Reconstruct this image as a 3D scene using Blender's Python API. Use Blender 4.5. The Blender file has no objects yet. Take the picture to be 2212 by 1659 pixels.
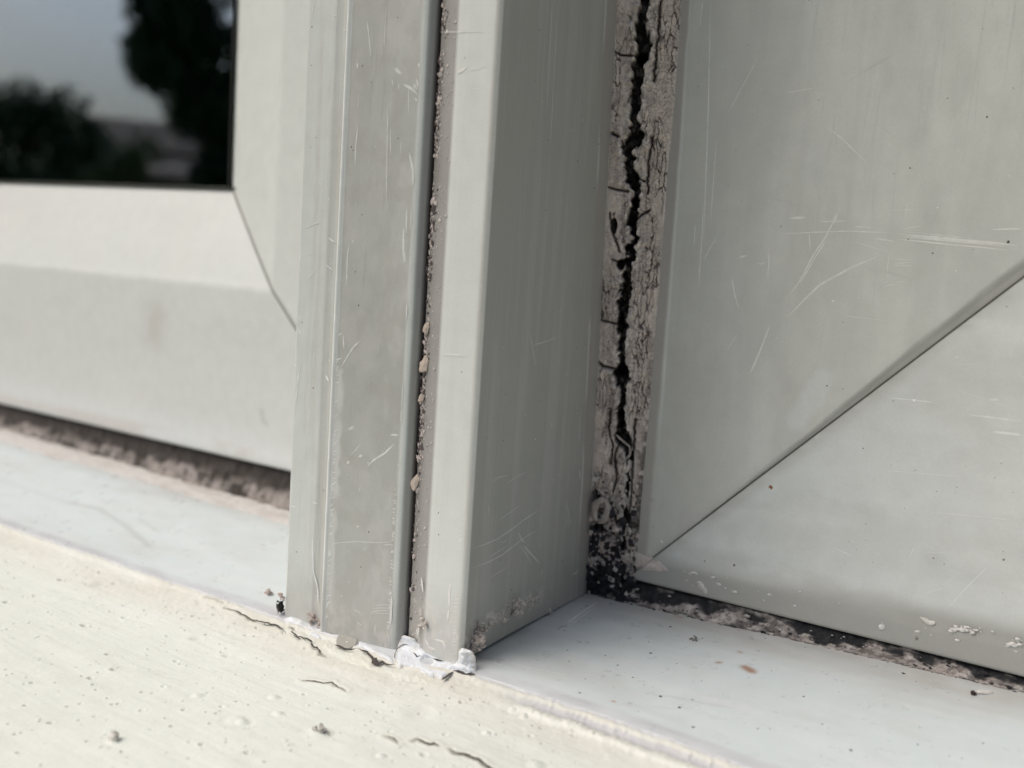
import bpy, math, random
import numpy as np
from mathutils import Matrix, Vector

sc = bpy.context.scene
# ------------------------------------------------------------------ camera
# lengths below are in "units" of U metres (the window is measured in them)
D0 = 420.0
U = 0.30 / D0
F = 2258.0
CX, CY = 1106.0, 829.5
vh = np.array([-3470, -510, F]); AX = -vh / np.linalg.norm(vh)
dn = np.array([-1176, 18000, F]); dn = dn / np.linalg.norm(dn)
dn = dn - dn.dot(AX) * AX; dn /= np.linalg.norm(dn); AZ = -dn
AY = np.cross(AZ, AX)
R = np.stack([AX, AY, AZ])


def ray(px, py):
    px = np.asarray(px, float); py = np.asarray(py, float)
    d = np.stack([px - CX, py - CY, np.full_like(px, F)], -1)
    d /= np.linalg.norm(d, axis=-1, keepdims=True)
    return d @ R.T


CAM = -ray(995, 1425) * D0


def hit(px, py, p0, n):
    """points of the plane through p0 with normal n seen at those image spots"""
    d = ray(px, py); n = np.asarray(n, float)
    t = ((np.asarray(p0, float) - CAM) @ n) / (d @ n)
    return CAM + d * t[..., None]


cam_d = bpy.data.cameras.new('camera'); cam = bpy.data.objects.new('camera', cam_d)
sc.collection.objects.link(cam); sc.camera = cam
cam_d.sensor_width = 36; cam_d.lens = 36 * F / 2212
rx, ry, rz = R @ [1, 0, 0], R @ [0, -1, 0], R @ [0, 0, -1]
cam.matrix_world = Matrix(((rx[0], ry[0], rz[0], CAM[0] * U), (rx[1], ry[1], rz[1], CAM[1] * U),
                           (rx[2], ry[2], rz[2], CAM[2] * U), (0, 0, 0, 1)))
cam_d.clip_start = 0.01; cam_d.clip_end = 2000
cam_d.dof.use_dof = True; cam_d.dof.focus_distance = 0.302; cam_d.dof.aperture_fstop = 8.5

# ------------------------------------------------------------------ light
SUN_AZ = math.radians(222)     # compass-like angle of the sun in the XY plane (measured from +X, ccw)
SUN_EL = math.radians(52)
w = bpy.data.worlds.new('World'); sc.world = w; w.use_nodes = True
nt = w.node_tree; bg = nt.nodes['Background']
sky = nt.nodes.new('ShaderNodeTexSky'); sky.sky_type = 'NISHITA'; sky.sun_disc = False
sky.sun_elevation = SUN_EL; sky.sun_rotation = math.pi / 2 - SUN_AZ
sky.air_density = 1.0; sky.dust_density = 6.5; sky.ozone_density = 0.7
nt.links.new(sky.outputs[0], bg.inputs[0]); bg.inputs[1].default_value = 0.13
sd = bpy.data.lights.new('sun', 'SUN'); sun = bpy.data.objects.new('sun', sd); sc.collection.objects.link(sun)
sd.energy = 1.2; sd.angle = math.radians(42); sd.color = (1.0, 0.99, 0.975)
sv = Vector((math.cos(SUN_EL) * math.cos(SUN_AZ), math.cos(SUN_EL) * math.sin(SUN_AZ), math.sin(SUN_EL)))
sun.rotation_euler = sv.to_track_quat('Z', 'Y').to_euler()
sc.view_settings.view_transform = 'Standard'; sc.view_settings.look = 'None'
sc.view_settings.exposure = -0.06; sc.view_settings.gamma = 1.0
sc.render.engine = 'CYCLES'; sc.cycles.max_bounces = 10
try:
    sc.cycles.use_denoising = True
except Exception:
    pass

rng = np.random.default_rng(7)
random.seed(3)


# ------------------------------------------------------------------ noise
def _h(ix, iy, s):
    h = (ix.astype(np.int64) * 374761393 + iy.astype(np.int64) * 668265263 + s * 1442695041) & 0xFFFFFFFF
    h = ((h ^ (h >> 13)) * 1274126177) & 0xFFFFFFFF
    h = ((h ^ (h >> 15)) * 2246822519) & 0xFFFFFFFF
    return ((h ^ (h >> 16)) & 0xFFFFFF) / float(0xFFFFFF)


def vn(x, y, s=0):
    x, y = np.broadcast_arrays(np.asarray(x, float), np.asarray(y, float))
    ix, iy = np.floor(x), np.floor(y); fx, fy = x - ix, y - iy
    fx = fx * fx * (3 - 2 * fx); fy = fy * fy * (3 - 2 * fy)
    a, b = _h(ix, iy, s), _h(ix + 1, iy, s); c, d = _h(ix, iy + 1, s), _h(ix + 1, iy + 1, s)
    return (a * (1 - fx) + b * fx) * (1 - fy) + (c * (1 - fx) + d * fx) * fy


def fbm(x, y, s=0, o=4):
    r = 0; a = 1; t = 0
    for k in range(o):
        r = r + a * vn(x * 2 ** k + 17.3 * k, y * 2 ** k - 9.1 * k, s + k); t += a; a *= .5
    return r / t


def voro(x, y, s=0):
    ix, iy = np.floor(x), np.floor(y)
    f1 = np.full(x.shape, 9.0); f2 = np.full(x.shape, 9.0); cid = np.zeros(x.shape)
    for dx in (-1, 0, 1):
        for dy in (-1, 0, 1):
            cx, cy = ix + dx, iy + dy
            px, py = cx + _h(cx, cy, s) * .9, cy + _h(cx, cy, s + 5) * .9
            d = np.hypot(px - x, py - y)
            n = d < f1
            f2 = np.where(n, f1, np.minimum(f2, d)); cid = np.where(n, _h(cx, cy, s + 9), cid)
            f1 = np.where(n, d, f1)
    return f1, f2, cid


def ss(a, b, x):
    t = np.clip((x - a) / (b - a), 0, 1)
    return t * t * (3 - 2 * t)


def band(x, a, b, c, d):
    return ss(a, b, x) * (1 - ss(c, d, x))


def mixc(c, k, to):
    k = np.asarray(k)[..., None]
    return c * (1 - k) + np.asarray(to, float) * k


def seg_dist(X, Y, pts):
    """distance to a polyline and the arc share 0..1 of the nearest point"""
    best = np.full(X.shape, 1e9); tt = np.zeros(X.shape); n = len(pts) - 1
    for i in range(n):
        ax, ay = pts[i]; bx, by = pts[i + 1]
        L = (bx - ax) ** 2 + (by - ay) ** 2 + 1e-9
        t = np.clip(((X - ax) * (bx - ax) + (Y - ay) * (by - ay)) / L, 0, 1)
        d = np.hypot(X - ax - t * (bx - ax), Y - ay - t * (by - ay))
        m = d < best
        best = np.where(m, d, best); tt = np.where(m, (i + t) / n, tt)
    return best, tt


def inside(X, Y, poly):
    r = np.zeros(X.shape, bool); n = len(poly)
    for i in range(n):
        ax, ay = poly[i]; bx, by = poly[(i + 1) % n]
        c = ((ay > Y) != (by > Y)) & (X < (bx - ax) * (Y - ay) / ((by - ay) if by != ay else 1e-9) + ax)
        r ^= c
    return r


# ------------------------------------------------------------------ materials
def material(name, rough=.42, bump=.25, scale=900., mott=.05, spec=.45, rvar=.12, coat=0., stretch=(1, 1, 1), bdist=.00006):
    m = bpy.data.materials.new(name); m.use_nodes = True; t = m.node_tree
    b = t.nodes['Principled BSDF']; g = t.nodes.new('ShaderNodeNewGeometry')
    at = t.nodes.new('ShaderNodeAttribute'); at.attribute_name = 'Col'
    mp = t.nodes.new('ShaderNodeMapping'); mp.inputs['Scale'].default_value = stretch
    t.links.new(g.outputs['Position'], mp.inputs[0])
    n1 = t.nodes.new('ShaderNodeTexNoise'); n1.inputs['Scale'].default_value = scale; n1.inputs['Detail'].default_value = 4
    n2 = t.nodes.new('ShaderNodeTexNoise'); n2.inputs['Scale'].default_value = scale * .12; n2.inputs['Detail'].default_value = 5
    t.links.new(mp.outputs[0], n1.inputs['Vector']); t.links.new(mp.outputs[0], n2.inputs['Vector'])
    ma = t.nodes.new('ShaderNodeMath'); ma.operation = 'ADD'
    t.links.new(n1.outputs[0], ma.inputs[0]); t.links.new(n2.outputs[0], ma.inputs[1])
    mr = t.nodes.new('ShaderNodeMapRange'); mr.inputs[1].default_value = .6; mr.inputs[2].default_value = 1.4
    mr.inputs[3].default_value = 1 - mott; mr.inputs[4].default_value = 1 + mott
    t.links.new(ma.outputs[0], mr.inputs[0])
    mx = t.nodes.new('ShaderNodeMix'); mx.data_type = 'RGBA'; mx.blend_type = 'MULTIPLY'; mx.inputs[0].default_value = 1
    t.links.new(at.outputs['Color'], mx.inputs[6]); t.links.new(mr.outputs[0], mx.inputs[7])
    t.links.new(mx.outputs[2], b.inputs['Base Color'])
    r2 = t.nodes.new('ShaderNodeMapRange'); r2.inputs[1].default_value = .3; r2.inputs[2].default_value = .7
    r2.inputs[3].default_value = rough - rvar; r2.inputs[4].default_value = rough + rvar
    t.links.new(n2.outputs[0], r2.inputs[0]); t.links.new(r2.outputs[0], b.inputs['Roughness'])
    b.inputs['Specular IOR Level'].default_value = spec
    bp = t.nodes.new('ShaderNodeBump'); bp.inputs['Strength'].default_value = bump; bp.inputs['Distance'].default_value = bdist
    t.links.new(n1.outputs[0], bp.inputs['Height']); t.links.new(bp.outputs[0], b.inputs['Normal'])
    return m


def plain(name, col, rough=.8, mott=.25, scale=3., spec=.3):
    m = bpy.data.materials.new(name); m.use_nodes = True; t = m.node_tree
    b = t.nodes['Principled BSDF']; g = t.nodes.new('ShaderNodeNewGeometry')
    n1 = t.nodes.new('ShaderNodeTexNoise'); n1.inputs['Scale'].default_value = scale; n1.inputs['Detail'].default_value = 5
    t.links.new(g.outputs['Position'], n1.inputs['Vector'])
    cr = t.nodes.new('ShaderNodeMapRange'); cr.inputs[1].default_value = .3; cr.inputs[2].default_value = .7
    cr.inputs[3].default_value = 1 - mott; cr.inputs[4].default_value = 1 + mott
    t.links.new(n1.outputs[0], cr.inputs[0])
    mx = t.nodes.new('ShaderNodeMix'); mx.data_type = 'RGBA'; mx.blend_type = 'MULTIPLY'; mx.inputs[0].default_value = 1
    mx.inputs[6].default_value = (*col, 1); t.links.new(cr.outputs[0], mx.inputs[7])
    t.links.new(mx.outputs[2], b.inputs['Base Color'])
    b.inputs['Roughness'].default_value = rough; b.inputs['Specular IOR Level'].default_value = spec
    return m


M_PVC = material('aged_white_plastic', rough=.40, bump=.22, scale=1500, mott=.055)
M_SILL = material('sill_plastic', rough=.36, bump=.15, scale=1300, mott=.03)
M_PAINT = material('masonry_paint', rough=.5, bump=.5, scale=1400, mott=.03, bdist=.00012)
M_CAULK = material('old_sealant', rough=.85, bump=.9, scale=3200, mott=.22, spec=.2, bdist=.00015)
M_GRIT = material('grit', rough=.8, bump=.9, scale=3500, mott=.25, spec=.25, bdist=.0001)
M_SCR = material('scratch_line', rough=.55, bump=.1, scale=2500, mott=.15)
M_FILL = material('white_filler_paint', rough=.5, bump=.8, scale=1600, mott=.06, bdist=.00015)
M_SOIL = material('black_mould', rough=.9, bump=.8, scale=2500, mott=.3, spec=.2, bdist=.0001)


# ------------------------------------------------------------------ mesh helpers
def link(me, name, mat, parent=None, loc=(0, 0, 0)):
    o = bpy.data.objects.new(name, me); sc.collection.objects.link(o)
    if mat: me.materials.append(mat)
    if parent is not None:
        o.parent = parent; o.location = Vector(loc) - Vector(parent.location) if not parent.parent else \
            Vector(loc) - Vector(parent.location) - Vector(parent.parent.location)
    else:
        o.location = loc
    return o


def raw_mesh(name, V, Fq, C=None, smooth=True):
    """V (n,3) in units, Fq (m,k) faces, C (n,3) colours"""
    me = bpy.data.meshes.new(name)
    V = np.asarray(V, float) * U; Fq = np.asarray(Fq, np.int32); k = Fq.shape[1]
    me.vertices.add(len(V)); me.vertices.foreach_set('co', V.astype(np.float32).ravel())
    me.loops.add(Fq.size); me.loops.foreach_set('vertex_index', Fq.ravel())
    me.polygons.add(len(Fq)); me.polygons.foreach_set('loop_start', (np.arange(len(Fq)) * k).astype(np.int32))
    me.polygons.foreach_set('use_smooth', np.full(len(Fq), smooth))
    me.update(calc_edges=True)
    if C is not None:
        a = me.color_attributes.new('Col', 'FLOAT_COLOR', 'POINT')
        c4 = np.ones((len(V), 4), np.float32); c4[:, :3] = np.clip(C, 0, 1); a.data.foreach_set('color', c4.ravel())
    me.validate()
    return me


def grid(name, P, C, mat, parent=None, keep=None, flip=False):
    nu, nv = P.shape[:2]
    idx = np.arange(nu * nv).reshape(nu, nv)
    q = np.stack([idx[:-1, :-1], idx[1:, :-1], idx[1:, 1:], idx[:-1, 1:]], -1)
    if keep is not None:
        q = q[keep]
    q = q.reshape(-1, 4)
    if flip: q = q[:, ::-1]
    V = P.reshape(-1, 3); C = C.reshape(-1, 3)
    used = np.unique(q); mp = np.full(nu * nv, -1); mp[used] = np.arange(len(used))
    return link(raw_mesh(name, V[used], mp[q], C[used]), name, mat, parent)


def empty(name, label, cat, group=None, kind=None):
    o = bpy.data.objects.new(name, None); sc.collection.objects.link(o)
    o.empty_display_size = .02
    tag(o, label, cat, group, kind); return o


def tag(o, label=None, cat=None, group=None, kind=None):
    if label: o['label'] = label
    if cat: o['category'] = cat
    if group: o['group'] = group
    if kind: o['kind'] = kind
    return o


class Ribbons:
    """thin raised or scored lines lying on a surface"""
    def __init__(s): s.V = []; s.F = []; s.C = []

    def add(s, P, width, n, col=(.8, .81, .78), taper=True, lift=.05, jit=.0):
        P = np.asarray(P, float)
        if len(P) < 2: return
        if width > 1.15 and col[0] > .3:
            n_ = np.asarray(n, float); T0 = P[-1] - P[0]; S0 = np.cross(T0, n_); S0 /= np.linalg.norm(S0) + 1e-9
            for k in range(3 + int(width * 2.5)):
                o_ = rng.normal(0, width * .42); a_, b_ = sorted(rng.random(2)); a_ *= .6; b_ = min(1, b_ + .35)
                t_ = np.linspace(0, 1, len(P)); tt_ = np.linspace(a_, b_, max(3, len(P)))
                s.add(np.stack([np.interp(tt_, t_, P[:, i]) for i in range(3)], 1) + S0 * o_, min(.5, width * rng.uniform(.15, .4)), n, tuple(np.array(col) * rng.uniform(.9, 1.03)), taper, lift, jit)
            return
        # resample
        d = np.r_[0, np.cumsum(np.linalg.norm(np.diff(P, axis=0), axis=1))]
        if d[-1] < 1e-6: return
        m = max(4, int(d[-1] / 1.5)); t = np.linspace(0, d[-1], m)
        Q = np.stack([np.interp(t, d, P[:, k]) for k in range(3)], 1)
        n = np.asarray(n, float); n = n / np.linalg.norm(n)
        T = np.gradient(Q, axis=0); T /= np.linalg.norm(T, axis=1, keepdims=True) + 1e-9
        S = np.cross(T, n); S /= np.linalg.norm(S, axis=1, keepdims=True) + 1e-9
        if jit: Q = Q + S * (rng.normal(0, jit, (m, 1)))
        w = np.full(m, width / 2.0)
        if taper: w = w * np.minimum(1, np.sin(np.linspace(0.05, math.pi - .05, m)) * 1.6)
        w = w * (0.75 + .5 * rng.random(m))
        Q = Q + n * lift
        b = len(s.V)
        for i in range(m):
            s.V.append(Q[i] - S[i] * w[i]); s.V.append(Q[i] + n * width * .02); s.V.append(Q[i] + S[i] * w[i])
            s.C += [col] * 3
        for i in range(m - 1):
            a = b + 3 * i
            s.F += [(a, a + 1, a + 4, a + 3), (a + 1, a + 2, a + 5, a + 4)]

    def build(s, name, mat, parent):
        if not s.F: return None
        o = link(raw_mesh(name, np.array(s.V), np.array(s.F), np.array(s.C, float)), name, mat, parent)
        o['kind'] = 'stuff'; return o


_ico = None


def ico():
    global _ico
    if _ico is None:
        import bmesh
        bm = bmesh.new(); bmesh.ops.create_icosphere(bm, subdivisions=2, radius=1)
        _ico = (np.array([v.co[:] for v in bm.verts]), np.array([[v.index for v in f.verts] for f in bm.faces])); bm.free()
    return _ico


class Lumps:
    def __init__(s): s.V = []; s.F = []; s.C = []; s.n = 0

    def add(s, p, r, col, sq=(1, 1, 1), rough=.3, seed=None):
        v, f = ico(); sd = int(rng.integers(1e6)) if seed is None else seed
        a = rng.random(3) * 6
        k = 1 + rough * (2 * vn(v[:, 0] * 1.7 + a[0] * 9, v[:, 1] * 1.7 + v[:, 2] * 2.3 + a[1] * 7, sd % 997) - 1)
        ang = rng.random() * 6.28; c, s_ = math.cos(ang), math.sin(ang)
        w_ = v * k[:, None] * np.asarray(sq) * r
        rot = np.array([[c, -s_, 0], [s_, c, 0], [0, 0, 1]]) if rough > 0 else np.eye(3)
        w_ = w_ @ rot.T if sq == (1, 1, 1) else w_
        s.V.append(w_ + np.asarray(p)); s.F.append(f + s.n); s.n += len(v)
        cc = np.tile(np.asarray(col, float), (len(v), 1)) * (0.8 + .4 * vn(v[:, 0] * 3, v[:, 2] * 3 + a[2], sd % 991))[:, None]
        s.C.append(cc)

    def build(s, name, mat, parent=None, smooth=True):
        return link(raw_mesh(name, np.vstack(s.V), np.vstack(s.F), np.vstack(s.C), smooth), name, mat, parent)


def disp_lumps(name, p, r, col, parent=None, mat=None, sq=(1, 1, 1), n=1, spread=0.):
    L = Lumps(); m = 1 if n == 1 else n * 3
    for i in range(m):
        q = np.asarray(p, float) + (rng.normal(0, spread, 3) * (1, .5, .8) if n > 1 else 0)
        L.add(q, r * (rng.uniform(.25, .85) if n > 1 else 1), np.asarray(col) * rng.uniform(.75, 1.15), sq if n == 1 else (1, .6, .8), rough=.75 if n > 1 else .35)
    return L.build(name, mat or M_GRIT, parent, smooth=False)


PVC = np.array([.612, .642, .624])
GRIME = np.array([.34, .33, .30])
PALE = np.array([.74, .75, .72])


# ------------------------------------------------------------------ surfaces of the place
def zf_(x): return np.interp(x, [-100, -20, 0, 200], [-6.0, -3.4, -2.4, -2.4])


def sill_z(x, y):
    zb = 2.9 + .029 * np.maximum(x, 0) + .018 * np.maximum(-x - 198, 0) + 1.3 * np.clip((-x - 60) / 60, 0, 1)
    k = np.clip(y / 102, -.1, 1.2)
    z = zf_(x) + (zb - zf_(x)) * k
    d = np.maximum(edge_y(x) + 5 - y, 0)
    return z - 1.2 * (d / 5) ** 2


def hitz(px, py, z=0.0): return hit(np.asarray(px, float), np.asarray(py, float), (0, 0, z), (0, 0, 1))


def hit_sill(px, py):
    px = np.asarray(px, float); py = np.asarray(py, float)
    P = hitz(px, py, 0)
    for _ in range(5):
        z = sill_z(P[..., 0], P[..., 1]); d = ray(px, py); t = (z - CAM[2]) / d[..., 2]; P = CAM + d * t[..., None]
    return P


_ex = [-250, 0, 300, 560, 615, 760, 860, 1000, 1060, 1300, 1600, 1900]; _ey = [1045, 1130, 1233, 1318, 1337, 1384, 1425, 1448, 1466, 1543, 1650, 1755]
EDGE = np.array([hitz([a], [b], -6)[0] for a, b in zip(_ex, _ey)])
for _i in range(6):
    EDGE = np.array([hitz([a], [b], float(zf_(e[0])) - 1.2)[0] for a, b, e in zip(_ex, _ey, EDGE)])


def edge_y(x): return np.interp(x, EDGE[:, 0], EDGE[:, 1])


def ledge_base(x, y):
    d = edge_y(x) - y
    return zf_(x) - .9 - .26 * np.minimum(d, 20) - .13 * np.clip(d - 20, 0, 12) - .055 * np.maximum(d - 32, 0)


def hit_ledge(px, py):
    px = np.asarray(px, float); py = np.asarray(py, float)
    P = hitz(px, py, -6)
    for _ in range(8):
        z = ledge_base(P[..., 0], P[..., 1]); d = ray(px, py); t = (z - CAM[2]) / d[..., 2]; P = CAM + d * t[..., None]
    return P


# ================================================================== MASONRY LEDGE
ledge = empty('masonry_ledge', 'cream painted masonry ledge with pits and hairline cracks in front of the plastic sill', 'ledge')
xs = np.arange(-430, 175, .48); u = np.concatenate([np.arange(0, 60, .42), np.arange(60, 215, .62)])
X, D_ = np.meshgrid(xs, u, indexing='ij')
ey = edge_y(X) + 1.3 * (fbm(X * .12, X * 0, 5) - .5) + .8 * (vn(X * .8, 0, 8) - .5)
Y = ey - D_
H = ledge_base(X, Y)
# brush streaks run along the ledge, slowly wandering
H += .45 * (fbm(X * .02 + 3, Y * .09, 11, 3) - .5) * 2
H += .20 * (fbm(X * .035, Y * .55 + X * .03, 12, 3) - .5)
H += .14 * (fbm(X * .5, Y * .6, 13, 3) - .5) + .06 * (fbm(X * 1.3, Y * 1.5, 16, 2) - .5)
near = 1 - ss(8, 34, D_)
H += near * .9 * (fbm(X * .12, Y * .16, 14, 4) - .5)
H += near * .35 * (fbm(X * .5, Y * .5, 15, 3) - .5)
C = np.tile(np.array([.685, .72, .675]), X.shape + (1,))
C = mixc(C, .7 * near * (.4 + fbm(X * .03, Y * .1, 21)), (.60, .585, .52))
C = mixc(C, .22 * ss(.5, .75, fbm(X * .025, Y * .06, 22)), (.74, .77, .74))
C = mixc(C, .25 * ss(.55, .8, fbm(X * .05, Y * .25, 23)), (.60, .62, .58))
# lip of blue-white primer where the paint meets the plastic
C = mixc(C, (1 - ss(1.0, 2.8 + 1.5 * vn(X * .1, 0, 3), D_)) * .85, (.70, .72, .76))
H += .7 * np.exp(-((D_ - 3.2) / 1.6) ** 2)
# ridges of paint right of the post
rt = ss(15, 45, X)
H += rt * (.9 * np.exp(-((D_ - 11) / 1.8) ** 2) - .7 * np.exp(-((D_ - 6.5) / 1.6) ** 2))
C = mixc(C, rt * band(D_, 4.0, 5.2, 7.2, 8.6) * .75, (.42, .43, .46))
C = mixc(C, rt * band(D_, 9, 10.4, 12, 13.5) * .5, (.76, .78, .72))
# pits: traced ones and loose ones
def pit(cx, cy, r, depth, dark, tone=(.25, .24, .21)):
    global H, C
    i0, i1 = np.searchsorted(xs, [cx - 4 * r - 1, cx + 4 * r + 1])
    if i1 <= i0: return
    sx = X[i0:i1]; sy = Y[i0:i1]
    q = np.hypot((sx - cx) / 1.25, sy - cy) / r
    H[i0:i1] -= depth * np.exp(-q ** 2.5 * 1.2)
    H[i0:i1] += .18 * depth * np.exp(-((q - 1.7) / .5) ** 2)
    C[i0:i1] = mixc(C[i0:i1], dark * np.exp(-q ** 2 * 1.3), tone)


def c1(cx, cy): return ((cx * .4098) * .864, (1240 + cy * .4098) * .864)          # traced spots, left bottom view
def c2(cx, cy): return ((800 + cx * .4973) * .864, (1560 + cy * .4973) * .864)     # right bottom view


traced = [(195, 1140, 5), (152, 1278, 4), (310, 1385, 6), (247, 1375, 3), (92, 1450, 4), (110, 1566, 5), (208, 606, 5), (37, 650, 9),
          (512, 788, 9), (370, 512, 9), (655, 968, 6), (692, 1060, 8), (550, 1110, 7), (567, 1152, 4), (684, 1272, 4), (720, 1268, 4),
          (1120, 1307, 5), (1320, 1327, 4), (1341, 1313, 3), (1045, 1404, 4), (1282, 1390, 3), (1230, 1518, 6), (695, 1437, 5),
          (530, 1497, 3), (253, 1646, 4), (1518, 1276, 3), (1445, 1255, 3), (2003, 1301, 3), (1780, 1556, 3), (1618, 1622, 4),
          (1258, 850, 5), (1190, 870, 16), (108, 318, 10), (590, 540, 22), (1300, 682, 4), (1360, 590, 10), (1100, 512, 4),
          (1575, 805, 8), (865, 1197, 4), (585, 1185, 3), (655, 1235, 3), (1505, 1567, 6), (480, 1370, 3), (412, 1282, 3), (1378, 975, 10)]
for a, b, r in traced:
    q = hit_ledge(*c1(a, b)); s_ = .13 * r
    big = r > 9
    pit(q[0], q[1], max(.42, s_), .35 if big else .9, .28 if big else .85)
traced2 = [(710, 393, 5), (655, 372, 3), (518, 326, 3), (1078, 414, 5), (1300, 505, 3), (762, 380, 4), (325, 470, 3), (260, 490, 3),
           (232, 508, 3), (42, 430, 3), (1270, 535, 3), (1115, 605, 3), (1175, 645, 3), (805, 508, 3), (950, 620, 2), (1380, 560, 3), (365, 348, 3), (540, 355, 3)]
for a, b, r in traced2:
    q = hit_ledge(*c2(a, b)); pit(q[0], q[1], max(.4, .13 * r), .9, .8)
for k in range(760):
    cx = rng.uniform(-300, 150); dd = rng.uniform(8, 150); r = .22 + rng.exponential(.17)
    pit(cx, float(edge_y(cx)) - dd, min(r, 1.1), .6, rng.uniform(.25, .9) if r < .55 else .3)
for k in range(60):      # raised grains under the paint
    cx = rng.uniform(-300, 150); dd = rng.uniform(4, 150); pit(cx, float(edge_y(cx)) - dd, rng.uniform(.4, 1.2), -rng.uniform(.15, .45), .0)
for (a, b, r) in [(1450, 1370, 2.6), (1945, 1445, 3.0), (1205, 1222, 1.6), (690, 1500, 1.5), (1480, 1385, 1.6), (1700, 1330, 1.4), (1675, 1232, 1.6)]:
    q = hit_ledge(*c1(a, b)); pit(q[0], q[1], r, -.7, .16, (.5, .49, .44))
for (a, b, r) in [(1024, 466, 1.0), (966, 434, .9), (1085, 708, 2.0), (308, 662, 1.2), (836, 547, 1.0), (490, 440, 4.0)]:
    q = hit_ledge(*c2(a, b)); pit(q[0], q[1], r, -.8 if r < 3 else .5, .10 if r < 3 else .3, (.5, .49, .44))
# cracks, scored into the paint
cr_px = [([c1(*p) for p in [(1255, 625), (1310, 640), (1360, 662)]], .5), ([c1(*p) for p in [(1375, 688), (1440, 705), (1500, 735), (1530, 755), (1560, 765), (1600, 775), (1625, 795), (1680, 790), (1730, 815), (1745, 845)]], .7),
         ([c1(*p) for p in [(1770, 808), (1792, 815), (1798, 860), (1840, 882), (1895, 885), (1912, 925), (1945, 940), (1955, 965), (1990, 980)]], .7),
         ([c1(*p) for p in [(1850, 1128), (1900, 1132), (1960, 1142), (2000, 1145), (2020, 1140), (2060, 1170), (2110, 1190)]], .45),
         ([c2(*p) for p in [(465, 588), (500, 580), (530, 600), (560, 608), (575, 600), (597, 614)]], .8),
         ([c2(*p) for p in [(657, 630), (680, 652), (720, 655), (765, 672), (800, 682), (830, 708), (870, 730), (900, 760)]], 1.0),
         ([c2(*p) for p in [(330, 565), (360, 575), (395, 598)]], .4)]
crk = Ribbons()
for pl, wd in cr_px:
    Q = hit_ledge([p[0] for p in pl], [p[1] for p in pl])
    # roughen the line
    t = np.linspace(0, 1, len(Q)); tf = np.linspace(0, 1, len(Q) * 7)
    Qf = np.stack([np.interp(tf, t, Q[:, k]) for k in range(3)], 1)
    Qf[:, :2] += rng.normal(0, .22, (len(Qf), 2)) * np.minimum(1, np.minimum(tf, 1 - tf) * 20 + .2)[:, None]
    i0, i1 = np.searchsorted(xs, [Qf[:, 0].min() - 6, Qf[:, 0].max() + 6])
    dd, _ = seg_dist(X[i0:i1], Y[i0:i1], [tuple(p[:2]) for p in Qf[::2]])
    H[i0:i1] += .30 * np.exp(-((dd - 1.4) / 1.2) ** 2) - .5 * wd * np.exp(-(dd / (.5 + .35 * wd)) ** 2)
    Qf[:, 2] += .25; crk.add(Qf, .28 + .5 * wd, (0, 0, 1), (.06, .05, .04), lift=.1, jit=.12)
    C[i0:i1] = mixc(C[i0:i1], (.75 * wd ** .5) * np.exp(-(dd / (.30 + .25 * wd)) ** 2), (.07, .06, .05))
    C[i0:i1] = mixc(C[i0:i1], .25 * np.exp(-(dd / 2.5) ** 2), (.55, .52, .42))
LX, LY, LH = xs, None, H
P = np.stack([X, Y, H], -1)
# turn the inner edge down against the plastic
P[:, 0, 2] -= 2.0; P[:, 0, 1] += .4
grid('paint_coat', P, C, M_PAINT, ledge); crk.build('crack', M_SOIL, ledge)
# body of the ledge, and the render of the wall below
def boxm(name, x0, x1, y0, y1, z0, z1, col, mat, parent=None):
    v = np.array([(x, y, z) for x in (x0, x1) for y in (y0, y1) for z in (z0, z1)], float)
    f = [(0, 1, 3, 2), (4, 6, 7, 5), (0, 4, 5, 1), (2, 3, 7, 6), (0, 2, 6, 4), (1, 5, 7, 3)]
    return link(raw_mesh(name, v, f, np.tile(np.asarray(col, float), (8, 1)), smooth=False), name, mat, parent)


boxm('ledge_slab', -1300, 700, -222, 40, -160, -22, (.76, .75, .65), M_PAINT, ledge)

# ================================================================== PLASTIC SILL
sill = empty('window_sill', 'pale grey plastic outer sill under both windows, spotted with rust and dust', 'sill')
xs2 = np.concatenate([np.arange(-900, -330, 6.), np.arange(-330, 205, .9), np.arange(205, 480, 6.)]); ys2 = np.concatenate([np.arange(0, 10, .7), np.arange(10, 150, 1.1)])
X, V_ = np.meshgrid(xs2, ys2, indexing='ij')
e0 = edge_y(X) - 1.2; Y = e0 + V_
Z = sill_z(X, Y)
C = np.tile(np.array([.58, .645, .66]), X.shape + (1,))
C = mixc(C, .22 * ss(.45, .65, fbm(X * .09, Y * .12, 37)), (.53, .56, .55))

C = mixc(C, .35 * ss(.42, .8, fbm(X * .018, Y * .05, 31)), (.48, .49, .48))
C = mixc(C, .30 * ss(.45, .75, fbm(X * .05 + Y * .02, Y * .25, 32)), (.68, .70, .72))
# caulk-coloured smear along the frames
dR = 101 - Y
sm = (1 - ss(4, 26 + 14 * fbm(X * .03, X * 0, 33), dR)) * (.35 + .65 * fbm(X * .08, Y * .3, 34))
C = mixc(C, .78 * sm, (.43, .41, .38))
# sill darkens towards the foot of the post
dp, _ = seg_dist(X, Y, [(2, 0), (2, 100)])
C = mixc(C, .55 * np.exp(-dp / 9) * (X > -2) * (.5 + fbm(X * .1, Y * .1, 35)), (.36, .355, .33))
dp, _ = seg_dist(X, Y, [(-97, -8), (-97, 60)])
C = mixc(C, .5 * np.exp(-dp / 13) * (X < -90) * ss(25, -5, Y), (.46, .44, .43))
C = mixc(C, .7 * band(Y - edge_y(X), -2, 0, 2.0, 6) * (.4 + fbm(X * .06, Y * .3, 36)), (.42, .43, .45))  # nosing shade painted as a grey band along the front edge


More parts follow.
